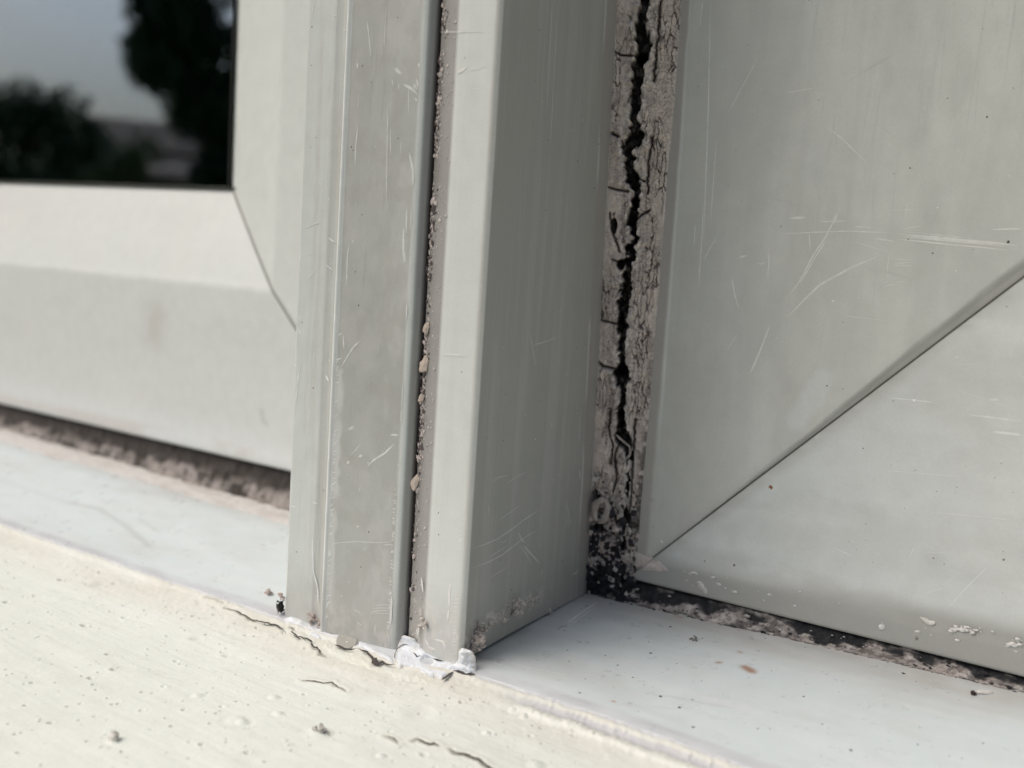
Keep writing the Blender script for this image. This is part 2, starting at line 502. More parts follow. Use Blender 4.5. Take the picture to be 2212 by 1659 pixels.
def spot(poly_px, hf, tone, k=.8, w=1.0):
    """dab of stain round a traced spot"""
    global C
    q = hf([p[0] for p in poly_px], [p[1] for p in poly_px])
    d, _ = seg_dist(X, Y, [tuple(p[:2]) for p in q])
    d = d + .6 * w * (fbm(X * 1.2, Y * 1.2, 40) - .5)
    C = mixc(C, k * np.exp(-np.clip(d / w, 0, 9) ** 3), tone)


RUST = (.30, .13, .05)
for pl, wd, k in [([(1609, 1441), (1624, 1450)], 1.9, .85), ([(1549, 1431), (1557, 1431)], .8, .8), ([(1597, 1408), (1600, 1410)], .8, .7), ([(1626, 1424), (1629, 1425)], .5, .7),
                  ([(1458, 1330), (1472, 1334)], 1.0, .5), ([(1596, 1360), (1600, 1361)], .6, .5), ([(1320, 1560), (1324, 1561)], .7, .6)]:
    spot(pl, hit_sill, RUST, k, wd)
spot([(935 / 2.44 * 1.0, 1090)], hit_sill, (.6, .5, .36), .4, 2.5)if False else None
# stroke of grime on the left sill
spot([(150, 1085), (215, 1100), (270, 1135), (322, 1180)], hit_sill, (.40, .41, .41), .5, 1.7)
spot([(300, 1120), (345, 1150)], hit_sill, (.44, .45, .45), .4, 1.2)
spot([(0, 1035), (90, 1068), (160, 1090)], hit_sill, (.44, .45, .45), .35, 1.4)
for k in range(110):
    cx = rng.uniform(-300, 200); cy = rng.uniform(-5, 98); r = .25 + rng.exponential(.16)
    i0, i1 = np.searchsorted(xs2, [cx - 4, cx + 4])
    q = np.hypot(X[i0:i1] - cx, Y[i0:i1] - cy) / r
    C[i0:i1] = mixc(C[i0:i1], .6 * np.exp(-q ** 2), (.2, .19, .17))
P = np.stack([X, Y, Z], -1); P[:, 0, 2] -= 3
grid('sill_board', P, C, M_SILL, sill)
boxm('sill_core', -900, 480, -3, 145, -20, -9, (.6, .62, .63), M_SILL, sill)

sr = Ribbons()
def px_line(pts, hf): return hf([p[0] for p in pts], [p[1] for p in pts])
NZ = (0, 0, 1)
for pl, wd, col in [([(1214, 1354), (1250, 1328), (1291, 1300)], .9, (.74, .75, .74)), ([(1228, 1352), (1262, 1328), (1285, 1312)], .5, (.74, .75, .74)),
                    ([(1200, 1362), (1212, 1355), (1228, 1345)], .35, (.1, .1, .1)), ([(1120, 1440), (1160, 1446), (1240, 1462)], .4, (.7, .71, .7)),
                    ([(1380, 1492), (1500, 1515), (1560, 1524)], .4, (.7, .72, .72)), ([(1640, 1560), (1690, 1577)], .8, (.7, .72, .72)), ([(1240, 1452), (1330, 1470)], .4, (.7, .72, .72))]:
    sr.add(px_line(pl, hit_sill), wd, NZ, col)
for k in range(40):
    x = rng.uniform(0, 190); y = rng.uniform(0, 95); L = rng.exponential(10) + 3; a = rng.normal(0.05, .35)
    q = np.array([(x, y, 0), (x + L * .5, y + L * .5 * math.sin(a), 0), (x + L, y + L * math.sin(a) * 1.1, 0)]); q[:, 2] = sill_z(q[:, 0], q[:, 1])
    sr.add(q, rng.uniform(.15, .35), NZ, (.67, .69, .69))
sr.build('scratches', M_SCR, sill)

# ================================================================== POST BETWEEN THE WINDOWS
post = empty('window_post', 'tall grey plastic post of two joined profiles dividing the windows, white filler at its foot', 'window post')


def resample(pts, step):
    pts = np.asarray(pts, float); d = np.r_[0, np.cumsum(np.linalg.norm(np.diff(pts, axis=0), axis=1))]
    out = [pts[0]]
    for i in range(len(pts) - 1):
        L = d[i + 1] - d[i]; n = max(1, int(round(L / step)))
        for k in range(1, n + 1): out.append(pts[i] + (pts[i + 1] - pts[i]) * k / n)
    return np.array(out)


def arc(cx, cy, r, a0, a1, n=6):
    return [(cx + r * math.cos(math.radians(a0 + (a1 - a0) * k / n)), cy + r * math.sin(math.radians(a0 + (a1 - a0) * k / n))) for k in range(n + 1)]


left_sec = [(-95.5, 110), (-95.5, 1.2)] + arc(-94.5, 1.0, 1.0, 180, 270, 4) + [(-79.5, 0), (-78, .35), (-76, .5), (-74.6, .25), (-73.6, .5), (-72.6, .4), (-71.8, -.5), (-71.5, -2.2)] + \
    arc(-70.6, -2.3, .9, 180, 290, 5) + [(-69.2, -2.6), (-68, -2.4), (-34.2, -2.4), (-32.8, -2.2), (-31.6, -1.7), (-30.6, -.7), (-29.8, .5), (-29.1, 1.8), (-28.9, 26)]
right_sec = [(-28.3, 26), (-28.2, 2.5), (-27.6, 1.9), (-25, 1.5), (-22, 1.0), (-19.6, .5), (-17.4, .15), (-15.2, .05), (-14, 0)] + [(-2.6, 0)] + arc(-2.3, 2.3, 2.3, 270, 360, 6) + [(0, 92), (0, 112)]
zs = np.concatenate([np.arange(0, 300, .9), np.arange(300, 640, 6)])


def extrude_post(sec, name, step, zfoot, colf, parent):
    S = resample(sec, step); n = len(S)
    z0 = np.array([zfoot(p[0], p[1]) for p in S])
    Zg = z0[:, None] + zs[None, :]
    Xg = np.repeat(S[:, :1], len(zs), 1); Yg = np.repeat(S[:, 1:], len(zs), 1)
    C = colf(Xg, Yg, Zg)
    return grid(name, np.stack([Xg, Yg, Zg], -1), C, M_PVC, parent, flip=True)


def col_left(x, y, z):
    C = np.tile(PVC * np.array([.93, .95, .95]), x.shape + (1,))
    st = fbm(x * .25, z * .02, 51); sp = fbm(x * .12, z * .08, 52)
    C = mixc(C, .16 * ss(.35, .7, st) , (.50, .50, .475))
    # left strip darkens towards the bead
    C = mixc(C, .62 * band(x, -82, -77, -72.4, -71.6) * (.45 + .55 * st), (.38, .37, .345))
    C = mixc(C, .4 * band(x, -90, -86, -84, -80) * ss(.45, .6, fbm(x * .6, z * .01, 53)), (.47, .47, .44))
    mid = ss(-69.3, -68.2, x) * (1 - ss(-34.4, -33.0, x))
    C = mixc(C, mid * (.68 + .30 * fbm(x * .05, z * .018, 54)), (.36, .37, .352))
    C = mixc(C, mid * .3 * ss(.5, .7, fbm(x * .10, z * .05, 55)) * ss(-62, -40, x), (.55, .56, .54))
    C = mixc(C, mid * .3 * ss(.5, .65, sp), (.46, .46, .44)); C = mixc(C, mid * .3 * ss(.5, .62, fbm(x * .16, z * .13, 56)), (.33, .325, .30))
    # highlights painted along the bead and the rounded edge
    C = mixc(C, .7 * band(x, -72, -71.4, -70.2, -69.4), (.76, .78, .765))
    chip = band(x, -70.5, -69.8, -67.5 + 2 * vn(z * .15, 0, 3), -66 + 3.5 * vn(z * .3, 1, 4)) * ss(118, 108, z) * ss(.35, .6, vn(z * .08, 2, 5))
    C = mixc(C, .7 * chip, (.56, .58, .565))
    C = mixc(C, .6 * band(x, -34.6, -33.6, -32.4, -31.6) * (.3 + .7 * vn(z * .05, 0, 6)), (.60, .62, .60))
    C = mixc(C, ss(-31.8, -30.8, x) * .75, (.25, .24, .225)); C = mixc(C, ss(-29.9, -29.2, x) * .9, (.09, .08, .075))
    # grime at the foot
    C = mixc(C, .55 * ss(13, 3, z + 5 * fbm(x * .08, 0 * x, 75)) * ss(.45, .6, fbm(x * .3, z * .3, 76)), (.60, .60, .58))
    foot = ss(26, -2, z - 6 * fbm(x * .1, z * .05, 57))
    C = mixc(C, .45 * foot * (.5 + fbm(x * .2, z * .2, 58)), (.40, .395, .37))
    return C


def col_right(x, y, z):
    C = np.tile(PVC * 1.03, x.shape + (1,))
    st = fbm(x * .35 + y * .2, z * .012, 61)
    front = (y < 2.0) & (x < -.5)
    C = mixc(C, .12 * ss(.4, .7, st), (.52, .53, .51))
    C = mixc(C, .85 * (1 - ss(-20.0, -17.8, x)), (.27, .26, .25)); C = mixc(C, .6 * (1 - ss(-27, -23.5 + 2 * vn(z * .1, 0, 72), x)) * (.5 + .5 * vn(z * .07, 0, 73)), (.20, .18, .17)); C = mixc(C, .85 * (1 - ss(-28.1, -27.6, x)), (.05, .045, .04))
    C = mixc(C, .55 * band(x, -18.5, -17.3, -16, -14.5), (.62, .64, .62))
    # warm highlight painted on the rounded corner
    C = mixc(C, .55 * (ss(-2.8, -1.2, x) * (1 - ss(1.4, 3.2, y))) * (.5 + .5 * vn(z * .06, 0, 62)), (.66, .62, .55))
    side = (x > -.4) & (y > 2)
    C = mixc(C, side * 1.0, (.365, .363, .34))  # side coloured darker than the front, its shade painted in
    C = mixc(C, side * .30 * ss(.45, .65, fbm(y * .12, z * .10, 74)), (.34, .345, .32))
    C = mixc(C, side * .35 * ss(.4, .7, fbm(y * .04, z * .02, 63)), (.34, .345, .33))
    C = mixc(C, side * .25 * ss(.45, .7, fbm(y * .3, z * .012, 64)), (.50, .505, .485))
    yb = 98 - .048 * z          # where the sealant meets the side
    C = mixc(C, side * .75 * ss(yb - 9.5, yb - 8, y), (.34, .315, .29))
    C = mixc(C, side * .9 * np.exp(-((y - (yb - 9.5 + 1.2 * vn(z * .05, 0, 65))) / .55) ** 2) * ss(.3, .55, vn(z * .035, 3, 66)) , (.60, .62, .60))
    foot = ss(24, 4, z - 4 * fbm(y * .08, z * .05, 67))
    C = mixc(C, side * .5 * foot, (.32, .31, .285))
    C = mixc(C, side * .65 * band(z - 9 - y * .02, -5, 0, 3, 7) * ss(.45, .62, fbm(y * .35, z * .3, 68)) * ss(75, 40, y), (.62, .58, .53))
    ft = ss(30, 0, z - 6 * fbm(x * .15, z * .07, 69)) * front
    C = mixc(C, .5 * ft * (.4 + fbm(x * .3, z * .2, 70)), (.42, .41, .385))
    # caulk crumbs rubbed on the front foot
    C = mixc(C, front * .6 * ss(28, 8, z) * ss(.55, .68, fbm(x * .5, z * .35, 71)), (.66, .63, .59))
    return C


def foot_left(x, y): return -9.0 * 1.6 if y < 12 else float(sill_z(x, y)) - .5
def foot_right(x, y):
    if x < -.2: return -11.0
    return float(sill_z(0., y)) + (.1 + 1.5 * float(ss(3, 9, y)) * (1 - .8 * float(ss(30, 95, y))))


pl_ = extrude_post(left_sec, 'left_profile', .45, foot_left, col_left, post)
pr_ = extrude_post(right_sec, 'right_profile', .7, foot_right, col_right, post)
boxm('post_core', -93, -2, 30, 118, -2, 600, (.05, .05, .05), M_SOIL, post)


def hit_front(px, py): return hit(np.asarray(px, float), np.asarray(py, float), (0, -.05, 0), (0, 1, 0))
def hit_mid(px, py): return hit(np.asarray(px, float), np.asarray(py, float), (0, -2.42, 0), (0, 1, 0))
def hit_side(px, py): return hit(np.asarray(px, float), np.asarray(py, float), (.05, 0, 0), (1, 0, 0))


NF = (0, -1, 0); NS = (1, 0, 0)
def cA(cx, cy): return (553 + cx * .336, cy * .336)
def cB(cx, cy): return ((700 + cx * .4219) * .864, (600 + cy * .4219) * .864)
def cC(cx, cy): return ((1100 + cx * .3617) * .864, (1000 + cy * .3617) * .864)
def cD(cx, cy): return (553 + cx * .2604, 1123 + cy * .2604)


W1 = (.60, .62, .60)
rb = Ribbons()
for pts, wd in [([cA(715, 130), cA(728, 250), cA(740, 370)], .5), ([cA(840, 0), cA(830, 160), cA(827, 320)], .4), ([cA(850, 640), cA(843, 950), cA(840, 1280), cA(848, 1370)], .45),
                ([cA(885, 435), cA(940, 475)], 1.5), ([cA(945, 540), cA(1010, 575), cA(1080, 612)], 1.0), ([cA(1045, 400), cA(1080, 440)], 1.0), ([cA(1010, 530), cA(1050, 565)], 1.2),
                ([cA(1030, 500), cA(1060, 560)], .9), ([cA(1020, 630), cA(1075, 650)], .7), ([cA(875, 510), cA(880, 560)], .4), ([cA(920, 530), cA(915, 580)], .4),
                ([cA(665, 590), cA(660, 700)], .35), ([cA(655, 800), cA(640, 960), cA(638, 1070)], .6), ([cA(865, 800), cA(866, 1000)], .35), ([cA(650, 400), cA(655, 440)], .9),
                ([cA(985, 980), cA(1010, 1100), cA(1020, 1200)], .9), ([cA(1005, 1040), cA(1025, 1170)], .9), ([cA(950, 1460), cA(948, 1646)], 1.0), ([cA(970, 1330), cA(965, 1500)], .7),
                ([cA(930, 900), cA(935, 1020)], .3), ([cA(980, 560), cA(982, 740)], .35), ([cA(600, 1560), cA(588, 1646)], .5), ([cA(1000, 1330), cA(1010, 1480)], .6),
                ([cB(735, 25), cB(738, 135)], 1.3), ([cB(485, 590), cB(440, 630), cB(400, 690), cB(358, 760)], .7), ([cB(402, 1130), cB(445, 1108)], 1.6), ([cB(395, 1325), cB(412, 1312)], 1.0),
                ([cB(415, 1280), cB(480, 1210)], .45), ([cB(515, 1345), cB(555, 1305), cB(620, 1265), cB(680, 1205)], .8), ([cB(465, 1285), cB(490, 1275)], 1.0), ([cB(650, 1155), cB(705, 1155)], .7),
                ([cB(728, 1055), cB(760, 1085)], .7), ([cB(745, 1000), cB(752, 1080)], .5), ([cB(755, 850), cB(752, 1000)], .5), ([cB(700, 1320), cB(720, 1350)], .5), ([cB(478, 1460), cB(470, 1490)], .5),
                ([cB(770, 370), cB(785, 480), cB(800, 490)], .6), ([cB(400, 60), cB(395, 270)], .7), ([cB(380, 650), cB(375, 560)], .7), ([cB(705, 1220), cB(715, 1225)], .5),
                ([cD(625, 200), cD(700, 188), cD(850, 180), cD(1000, 190), cD(1040, 186), cD(1190, 190)], .35), ([cD(1050, 208), cD(1200, 216)], .3), ([cD(880, 260), cD(920, 230)], .3),
                ([cD(985, 712), cD(1050, 704), cD(1120, 705)], .3), ([cD(960, 735), cD(1040, 730), cD(1125, 735)], .3), ([cD(940, 800), cD(970, 758), cD(1050, 752), cD(1130, 757)], .4), ([cD(965, 775), cD(1120, 775)], .3),
                ([cD(800, 740), cD(850, 760), cD(880, 795)], .4), ([cD(830, 845), cD(885, 880)], .4), ([cD(990, 860), cD(985, 960)], .5), ([cD(1080, 920), cD(1120, 980), cD(1130, 1060)], .6),
                ([cD(700, 640), cD(720, 625)], .4), ([cD(710, 710), cD(705, 740)], .4), ([cD(1110, 615), cD(1140, 600)], 1.0), ([cD(1130, 620), cD(1150, 700), cD(1140, 840), cD(1135, 900)], 1.1), ([cD(1150, 870), cD(1180, 860)], .8)]:
    q_ = px_line(pts, hit_mid); q_[:, 0] = np.minimum(q_[:, 0], -33.8); rb.add(q_, wd, NF, W1)
# nicks along the bead and along the rounded edge
for k in range(60):
    z = rng.uniform(-3, 120); x = -69.2
    rb.add([(x, -2.5, z), (x + rng.uniform(1, 3.2), -2.42, z + rng.uniform(.3, 2.5))], rng.uniform(.2, .6), NF, (.62, .66, .65))
for k in range(70):
    z = rng.uniform(2, 62); x = -35.6
    rb.add([(x, -2.42, z), (x + rng.uniform(1, 2.0), -2.42, z + rng.uniform(-.4, .8))], rng.uniform(.15, .35), NF, (.66, .68, .66))
for k in range(55):    # fine vertical rubbing
    x = rng.uniform(-67, -40); z = rng.uniform(-2, 250); L = rng.exponential(9) + 2; a = rng.normal(0, .04)
    rb.add([(x, -2.42, z), (x + a * L, -2.42, z + L)], rng.uniform(.08, .16), NF, (.52, .53, .51))
rb.build('scratches', M_SCR, pl_)
rb = Ribbons()
for pts, wd in [([cA(415, 1425), cA(350, 1450), cA(300, 1475)], .4), ([cA(460, 1525), cA(510, 1560)], .6), ([cA(375, 0), cA(355, 110)], .5), ([cB(270, 145), cB(315, 180)], .5),
                ([cB(125, 712), cB(105, 850), cB(90, 1000)], .5), ([cB(85, 740), cB(100, 745)], .8), ([cB(105, 450), cB(130, 475)], .4), ([cB(270, 800), cB(290, 840)], .9), ([cB(160, 235), cB(215, 175)], .3),
                ([cB(60, 1575), cB(95, 1583)], .5), ([cB(190, 1555), cB(225, 1562)], .4), ([cB(300, 1370), cB(305, 1320)], .4), ([cB(110, 520), cB(125, 560)], .5), ([cD(480, 60), cD(470, 200), cD(475, 420), cD(512, 560), cD(515, 740)], .6)]:
    rb.add(px_line(pts, hit_front), wd, NF, (.74, .76, .745))
for k in range(35):
    x = rng.uniform(-93, -76); z = rng.uniform(-2, 250); L = rng.exponential(14) + 3; a = rng.normal(0, .03)
    rb.add([(x, 0, z), (x + a * L, 0, z + L)], rng.uniform(.1, .22), NF, (.67, .69, .675))
rb.build('scratches', M_SCR, pl_)
rb = Ribbons()
for pts, wd in [([cA(1290, 470), cA(1325, 450), cA(1360, 430)], 1.0), ([cA(1375, 455), cA(1470, 430)], .4), ([cA(1180, 205), cA(1465, 206)], .25), ([cB(965, 678), cB(1040, 680), cB(1110, 688)], .6),
                ([cA(1370, 570), cA(1450, 570)], .25), ([cD(1620, 505), cD(1600, 620), cD(1605, 720)], .9), ([cD(1600, 740), cD(1590, 830)], .7), ([cD(1480, 990), cD(1560, 1010), cD(1570, 1080)], 1.0),
                ([cD(1400, 980), cD(1440, 1060), cD(1500, 1080)], .9), ([cD(1350, 880), cD(1330, 960)], 1.2), ([cD(1370, 470), cD(1385, 600)], .7)]:
    rb.add(px_line(pts, hit_front), wd, NF, (.76, .76, .73))
for k in range(60):
    z = rng.uniform(-3, 60)
    rb.add([(-4.6, 0, z), (-2.6, 0, z + rng.uniform(.3, 1.5))], rng.uniform(.15, .35), NF, (.72, .72, .69))
# on the shaded side
WS = (.55, .56, .54)
for pts, wd in [([cA(1905, 0), cA(1885, 400), cA(1865, 760)], .5), ([cA(1940, 0), cA(1915, 500), cA(1890, 950)], .45), ([cC(235, 1022), cC(300, 1002), cC(400, 960), cC(500, 890), cC(570, 835), cC(700, 750)], .6),
                ([cC(225, 1160), cC(330, 1122), cC(430, 1070), cC(520, 1000), cC(600, 940), cC(680, 895)], .5), ([cC(335, 1090), cC(460, 1010)], .35), ([cC(430, 990), cC(465, 965)], .3), ([cC(345, 1230), cC(470, 1150)], .3),
                ([cC(350, 575), cC(400, 535), cC(470, 520)], .3), ([cC(465, 575), cC(530, 530), cC(600, 495)], .35), ([cC(400, 835), cC(480, 780), cC(560, 725)], .35), ([cC(335, 720), cC(336, 800)], .3),
                ([cC(540, 910), cC(560, 960), cC(590, 990)], .8), ([cC(545, 1000), cC(600, 1070), cC(640, 1150)], .4), ([cC(570, 1000), cC(690, 1130)], .8), ([cC(710, 1160), cC(695, 1230)], .6),
                ([(1145, 720), (1157, 793)], .45), ([(1150, 745), (1170, 741), (1205, 728)], .35), ([cC(970, 20), cC(960, 300)], 1.3), ([cC(870, 690), cC(890, 830), cC(880, 890)], 2.2), ([cC(770, 150), cC(775, 200)], .6),
                ([cC(960, 480), cC(975, 560)], .8), ([cC(935, 1000), cC(945, 1010)], 1.2), ([cC(915, 1210), cC(960, 1180)], 1.0)]:
    rb.add(px_line(pts, hit_side), wd, NS, WS if wd < 1.2 else (.47, .48, .46))
for k in range(90):
    y = rng.uniform(5, 88); z = rng.uniform(10, 250); L = rng.exponential(14) + 3; a = rng.normal(0, .03)
    rb.add([(0, y, z), (0, y + a * L, z + L)], rng.uniform(.1, .2), NS, (.47, .475, .455))
rb.build('scratches', M_SCR, pr_)


# crumbly sealant pressed in the joint of the two profiles
js = Lumps()
for k in range(1900):
    z = rng.uniform(8, 262)
    dens = vn(z * .06, 0, 81)
    if dens < .42 and rng.random() < .8: continue
    r = .10 + rng.exponential(.14); x = -27.3 + rng.normal(0, .6) + .6 * rng.exponential(.8); y = 1.85 - (x + 27.3) * .17 + rng.normal(0, .15)
    js.add((x, y, z), min(r, 1.2), (.56, .50, .47) if rng.random() < .45 else (.12, .10, .10), (1, .4, 1.5), rough=.8)
for k in range(260):
    z = rng.uniform(0, 262); x = rng.uniform(-26.5, -19.5)
    js.add((x, 1.75 + (x + 26.5) * -.19, z), .15 + rng.exponential(.10), (.55, .52, .49), (1, .6, 1.3))
o = js.build('joint_crumbs', M_CAULK, post, smooth=False); o['kind'] = 'stuff'


def flake(px, hf, r, n, col=(.56, .48, .41), name='sealant_flake', label=None, parent=None):
    """irregular thin chip lying on a surface"""
    p = hf(np.array([px[0]]), np.array([px[1]]))[0]; n = np.asarray(n, float); n /= np.linalg.norm(n)
    a = np.cross(n, (.3, .2, 1)); a /= np.linalg.norm(a); b = np.cross(n, a)
    K = 14; V = []; rr = r * (0.75 + .5 * rng.random(K))
    for h in (0, 1):
        for k in range(K):
            t = 2 * math.pi * k / K; q = p + (a * math.cos(t) * .7 + b * math.sin(t) * 1.25) * rr[k] * (1 if h == 0 else .86) + n * (.05 if h == 0 else .5 * r ** .5)
            V.append(q)
    V.append(p + n * (.62 * r ** .5 + .1))
    Fc = [(k, (k + 1) % K, K + (k + 1) % K, K + k) for k in range(K)]
    Ft = [(K + k, K + (k + 1) % K, 2 * K, 2 * K) for k in range(K)]
    me = bpy.data.meshes.new(name)
    me.from_pydata([tuple(v * U) for v in V], [], Fc + [f[:3] for f in Ft]); me.update()
    at = me.color_attributes.new('Col', 'FLOAT_COLOR', 'POINT')
    for i, d_ in enumerate(at.data):
        j = .88 + .24 * rng.random(); d_.color = (col[0] * j, col[1] * j, col[2] * j, 1)
    return link(me, name, M_GRIT, parent)


jh = lambda px, py: hit(np.asarray(px, float), np.asarray(py, float), (0, 1.4, 0), (0, 1, 0))
for i, (pp, r, lab) in enumerate([(cB(857, 738), 2.9, 'large pinkish sealant flake wedged in the groove of the post'), (cB(803, 1438), 2.6, 'lowest tan sealant flake hanging at the end of the post groove'),
                                  (cB(870, 520), 2.0, 'small pink sealant flake in the post groove above the largest flake'), (cB(838, 935), 1.6, 'narrow pale sealant flake in the post groove between two bigger flakes')]):
    o = flake(pp, jh, r, (.3, -1, .1)); tag(o, lab, 'flake', 'sealant flakes caught in the post groove')

# ================================================================== FRAMES
def frame_window(name, label, cat, x0, z0, sgn, prof, T, colf, zmax, xmax, group, dip, coarse, gy, hole_x):
    """stile at x0 growing towards sgn, rail at z0 growing up, mitred at their corner"""
    root = empty(name, label, cat, group)
    ts = coarse
    n = len(ts); py = np.array([prof(t) for t in ts])
    obs = []
    for part in ('stile', 'bottom_rail'):
        if part == 'stile': ln = zmax - z0
        else: ln = xmax
        v = np.concatenate([[0, 0], np.linspace(0, 1, 300) ** 1.0 * min(ln, 300), [ln]])
        Tg, Vg = np.meshgrid(ts, v, indexing='ij')
        Vg = Vg.copy(); lim = ln - Tg; fr = Vg / ln
        # keep the rows parallel to the length but start at the mitre
        S = Tg + .22 + fr * (ln - Tg)
        S = np.where(Vg <= 300, Tg + .22 + np.minimum(Vg, ln - Tg), S) if ln > 320 else S
        Yg = np.repeat(py[:, None], len(v), 1)
        if part == 'stile' and dip:
            d = (S - Tg) / math.sqrt(2); wdt = 1.0 + 4.2 * ss(40, 135, Tg) + 1.5 * vn(Tg * .08, 0, 5)
            Yg = Yg + (.3 + .9 * ss(15, 110, Tg)) * (1 - ss(.45, 1, d / wdt)) * (Tg > 6)
        Yg[:, 0] += 7.0
        if part == 'stile': Xg = x0 + sgn * Tg; Zg = z0 + S
        else: Xg = x0 + sgn * S; Zg = z0 + Tg
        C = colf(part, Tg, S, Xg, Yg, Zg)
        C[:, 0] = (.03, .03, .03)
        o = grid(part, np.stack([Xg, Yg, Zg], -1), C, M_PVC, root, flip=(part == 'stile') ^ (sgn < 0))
        obs.append(o)
    return root, obs


TR = 165
def prof_r(t):
    if t < 0: return 102 + 24
    if t < 1.5: return 102 + 1.5 - math.sqrt(max(0, 1.5 ** 2 - (1.5 - t) ** 2))
    y = 102 + .5 * float(ss(9, 14, t)) + .085 * max(0, t - 12)
    if t > TR: y += 20 * float(ss(0, 62, t - TR)) * .6 + 8 * (t - TR) / 62
    return y


tr_ = np.concatenate([[-.001, 0, .3, .8, 1.5], np.arange(2.2, 20, .7), np.arange(20, TR, 1.3), np.arange(TR, TR + 62, 4), [TR + 62]])
RX0, RZ0 = 18.0, 13.2


def h_st_(px, py): return hit(np.asarray(px, float), np.asarray(py, float), (RX0 + 12, 102.5, 0), (-.085, 1, 0))


def colf_r(part, T, S, X, Y, Z):
    if part == 'stile':
        C = np.tile(PVC * .96, T.shape + (1,))
        C = mixc(C, .0 + 0 * T, (.48, .47, .44))
        C = C * np.array([1.03, 1.01, .97])
        C = mixc(C, .22 * ss(.40, .7, fbm(X * .06, Z * .012, 101)), (.40, .40, .38))
        C = mixc(C, .25 * ss(.5, .72, fbm(X * .02, Z * .02, 102)), (.55, .57, .56)); C = mixc(C, .16 * ss(.48, .62, fbm(X * .11, Z * .03, 106)), (.43, .435, .41)); C = mixc(C, .16 * ss(.55, .66, fbm(X * .2, Z * .10, 107)), (.56, .575, .555))
        d, _ = seg_dist(X, Z, [(87.5, 96), (93, 106), (97, 115)]); C = mixc(C, .5 * ss(6.5, 2.5, d + 4 * fbm(X * .15, Z * .15, 108) - 2) , (.66, .69, .68))
        for q_, r_ in ((h_st_([1665 / 1.0], [1180])[0], 2.0), (h_st_([1408], [1080])[0], 2.2), (h_st_([1410], [1137])[0], 1.0)): C = mixc(C, .5 * ss(r_, r_ * .3, np.hypot(X - q_[0], (Z - q_[2]) * 1.3) + .8 * fbm(X * 1.5, Z * 1.5, 109)), (.34, .20, .15))
        C = mixc(C, .30 * ss(.55, .75, fbm(X * .3, Z * .01, 103)), (.54, .55, .53))
        C = mixc(C, .38 * (1 - ss(12, 70, T)), (.40, .39, .345)); C = mixc(C, .8 * (1 - ss(8.5, 10.2, T)), (.37, .35, .325))  # first mix paints the corner's soft shade, fading away from the sealant
        C = mixc(C, .9 * np.exp(-((T - (11.2 - .012 * Z + 1.2 * fbm(Z * .05, 0, 104))) / .6) ** 2) * ss(.3, .55, vn(Z * .03, 7, 105)) * ss(60, 110, Z), (.64, .66, .64))
        C = mixc(C, .6 * (1 - ss(.5, 1, ((S - T) / 1.414) / (1.0 + (3.2 + 2.4 * fbm(T * .12, 0 * T, 8)) * ss(40, 135, T)))) * ss(10, 50, T), (.33, .325, .30)); C = mixc(C, .35 * np.exp(-(S - T) / 2.5), (.2, .19, .17))  # first mix paints shade over the dipped band along the mitre
        for (ax, az, bx, bz, r, k) in []: pass
    else:
        C = np.tile(PVC * .98, T.shape + (1,))
        C = mixc(C, .30 * ss(.42, .7, fbm(X * .012, Z * .04, 111)), (.50, .51, .49))
        C = mixc(C, .22 * ss(.5, .7, fbm(X * .03, Z * .15, 112)), (.68, .71, .69)); C = mixc(C, .25 * ss(.48, .64, fbm(X * .08, Z * .11, 115)), (.50, .525, .505)); d, _ = seg_dist(X, Z, [(63, 38), (68, 28)]); C = mixc(C, .35 * ss(5, 1, d + 3 * fbm(X * .3, Z * .3, 116)), (.68, .70, .68))
        C = mixc(C, .85 * (1 - ss(9 + 4 * ss(30, 180, X), 15 + 5 * ss(30, 180, X), T + 1.5 * fbm(X * .04, Z * .1, 113))), (.325, .325, .30))  # shade painted on the lower lip, which faces less upward than the rail
        C = mixc(C, .4 * band(T, 8 + 3 * ss(30, 180, X), 11 + 4 * ss(30, 180, X), 13 + 4 * ss(30, 180, X), 17 + 5 * ss(30, 180, X)) * (.4 + fbm(X * .03, Z * .1, 117)), (.30, .295, .27))
        C = mixc(C, .45 * (1 - ss(0, 5 + 3 * vn(T * .1, 1, 9), (S - T) / 1.4)) * (.4 + vn(T * .4, 0, 7)), (.38, .37, .34))
        C = mixc(C, .35 * band(T, 13, 17, 19, 24) * ss(.4, .6, fbm(X * .05, Z * .05, 114)), (.42, .42, .39))
    return C


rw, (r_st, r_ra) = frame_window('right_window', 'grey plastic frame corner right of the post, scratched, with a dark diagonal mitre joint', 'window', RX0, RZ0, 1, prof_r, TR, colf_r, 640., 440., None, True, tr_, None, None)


def plane_of(name):
    # plane of the sloping face: y = 102+1.3+.085*(t-12)
    if name == 'stile': return (RX0 + 12, 102.5, 0), (-.085, 1, 0)
    if name == 'rail': return (0, 102.5, RZ0 + 12), (0, 1, -.085)
    if name == 'lip': return (0, 102, 0), (0, 1, 0)


def hf_of(name):
    p0, n = plane_of(name)
    return lambda px, py: hit(np.asarray(px, float), np.asarray(py, float), p0, n)


h_st, h_ra, h_lip = hf_of('stile'), hf_of('rail'), hf_of('lip')
NST = (.085, -1, 0); NRA = (0, -1, .085)
def cE(cx, cy): return (1468.8 + cx * .336, 432 + cy * .336)
def cF(cx, cy): return (1209.6 + cx * .4531, 1123 + cy * .4531)


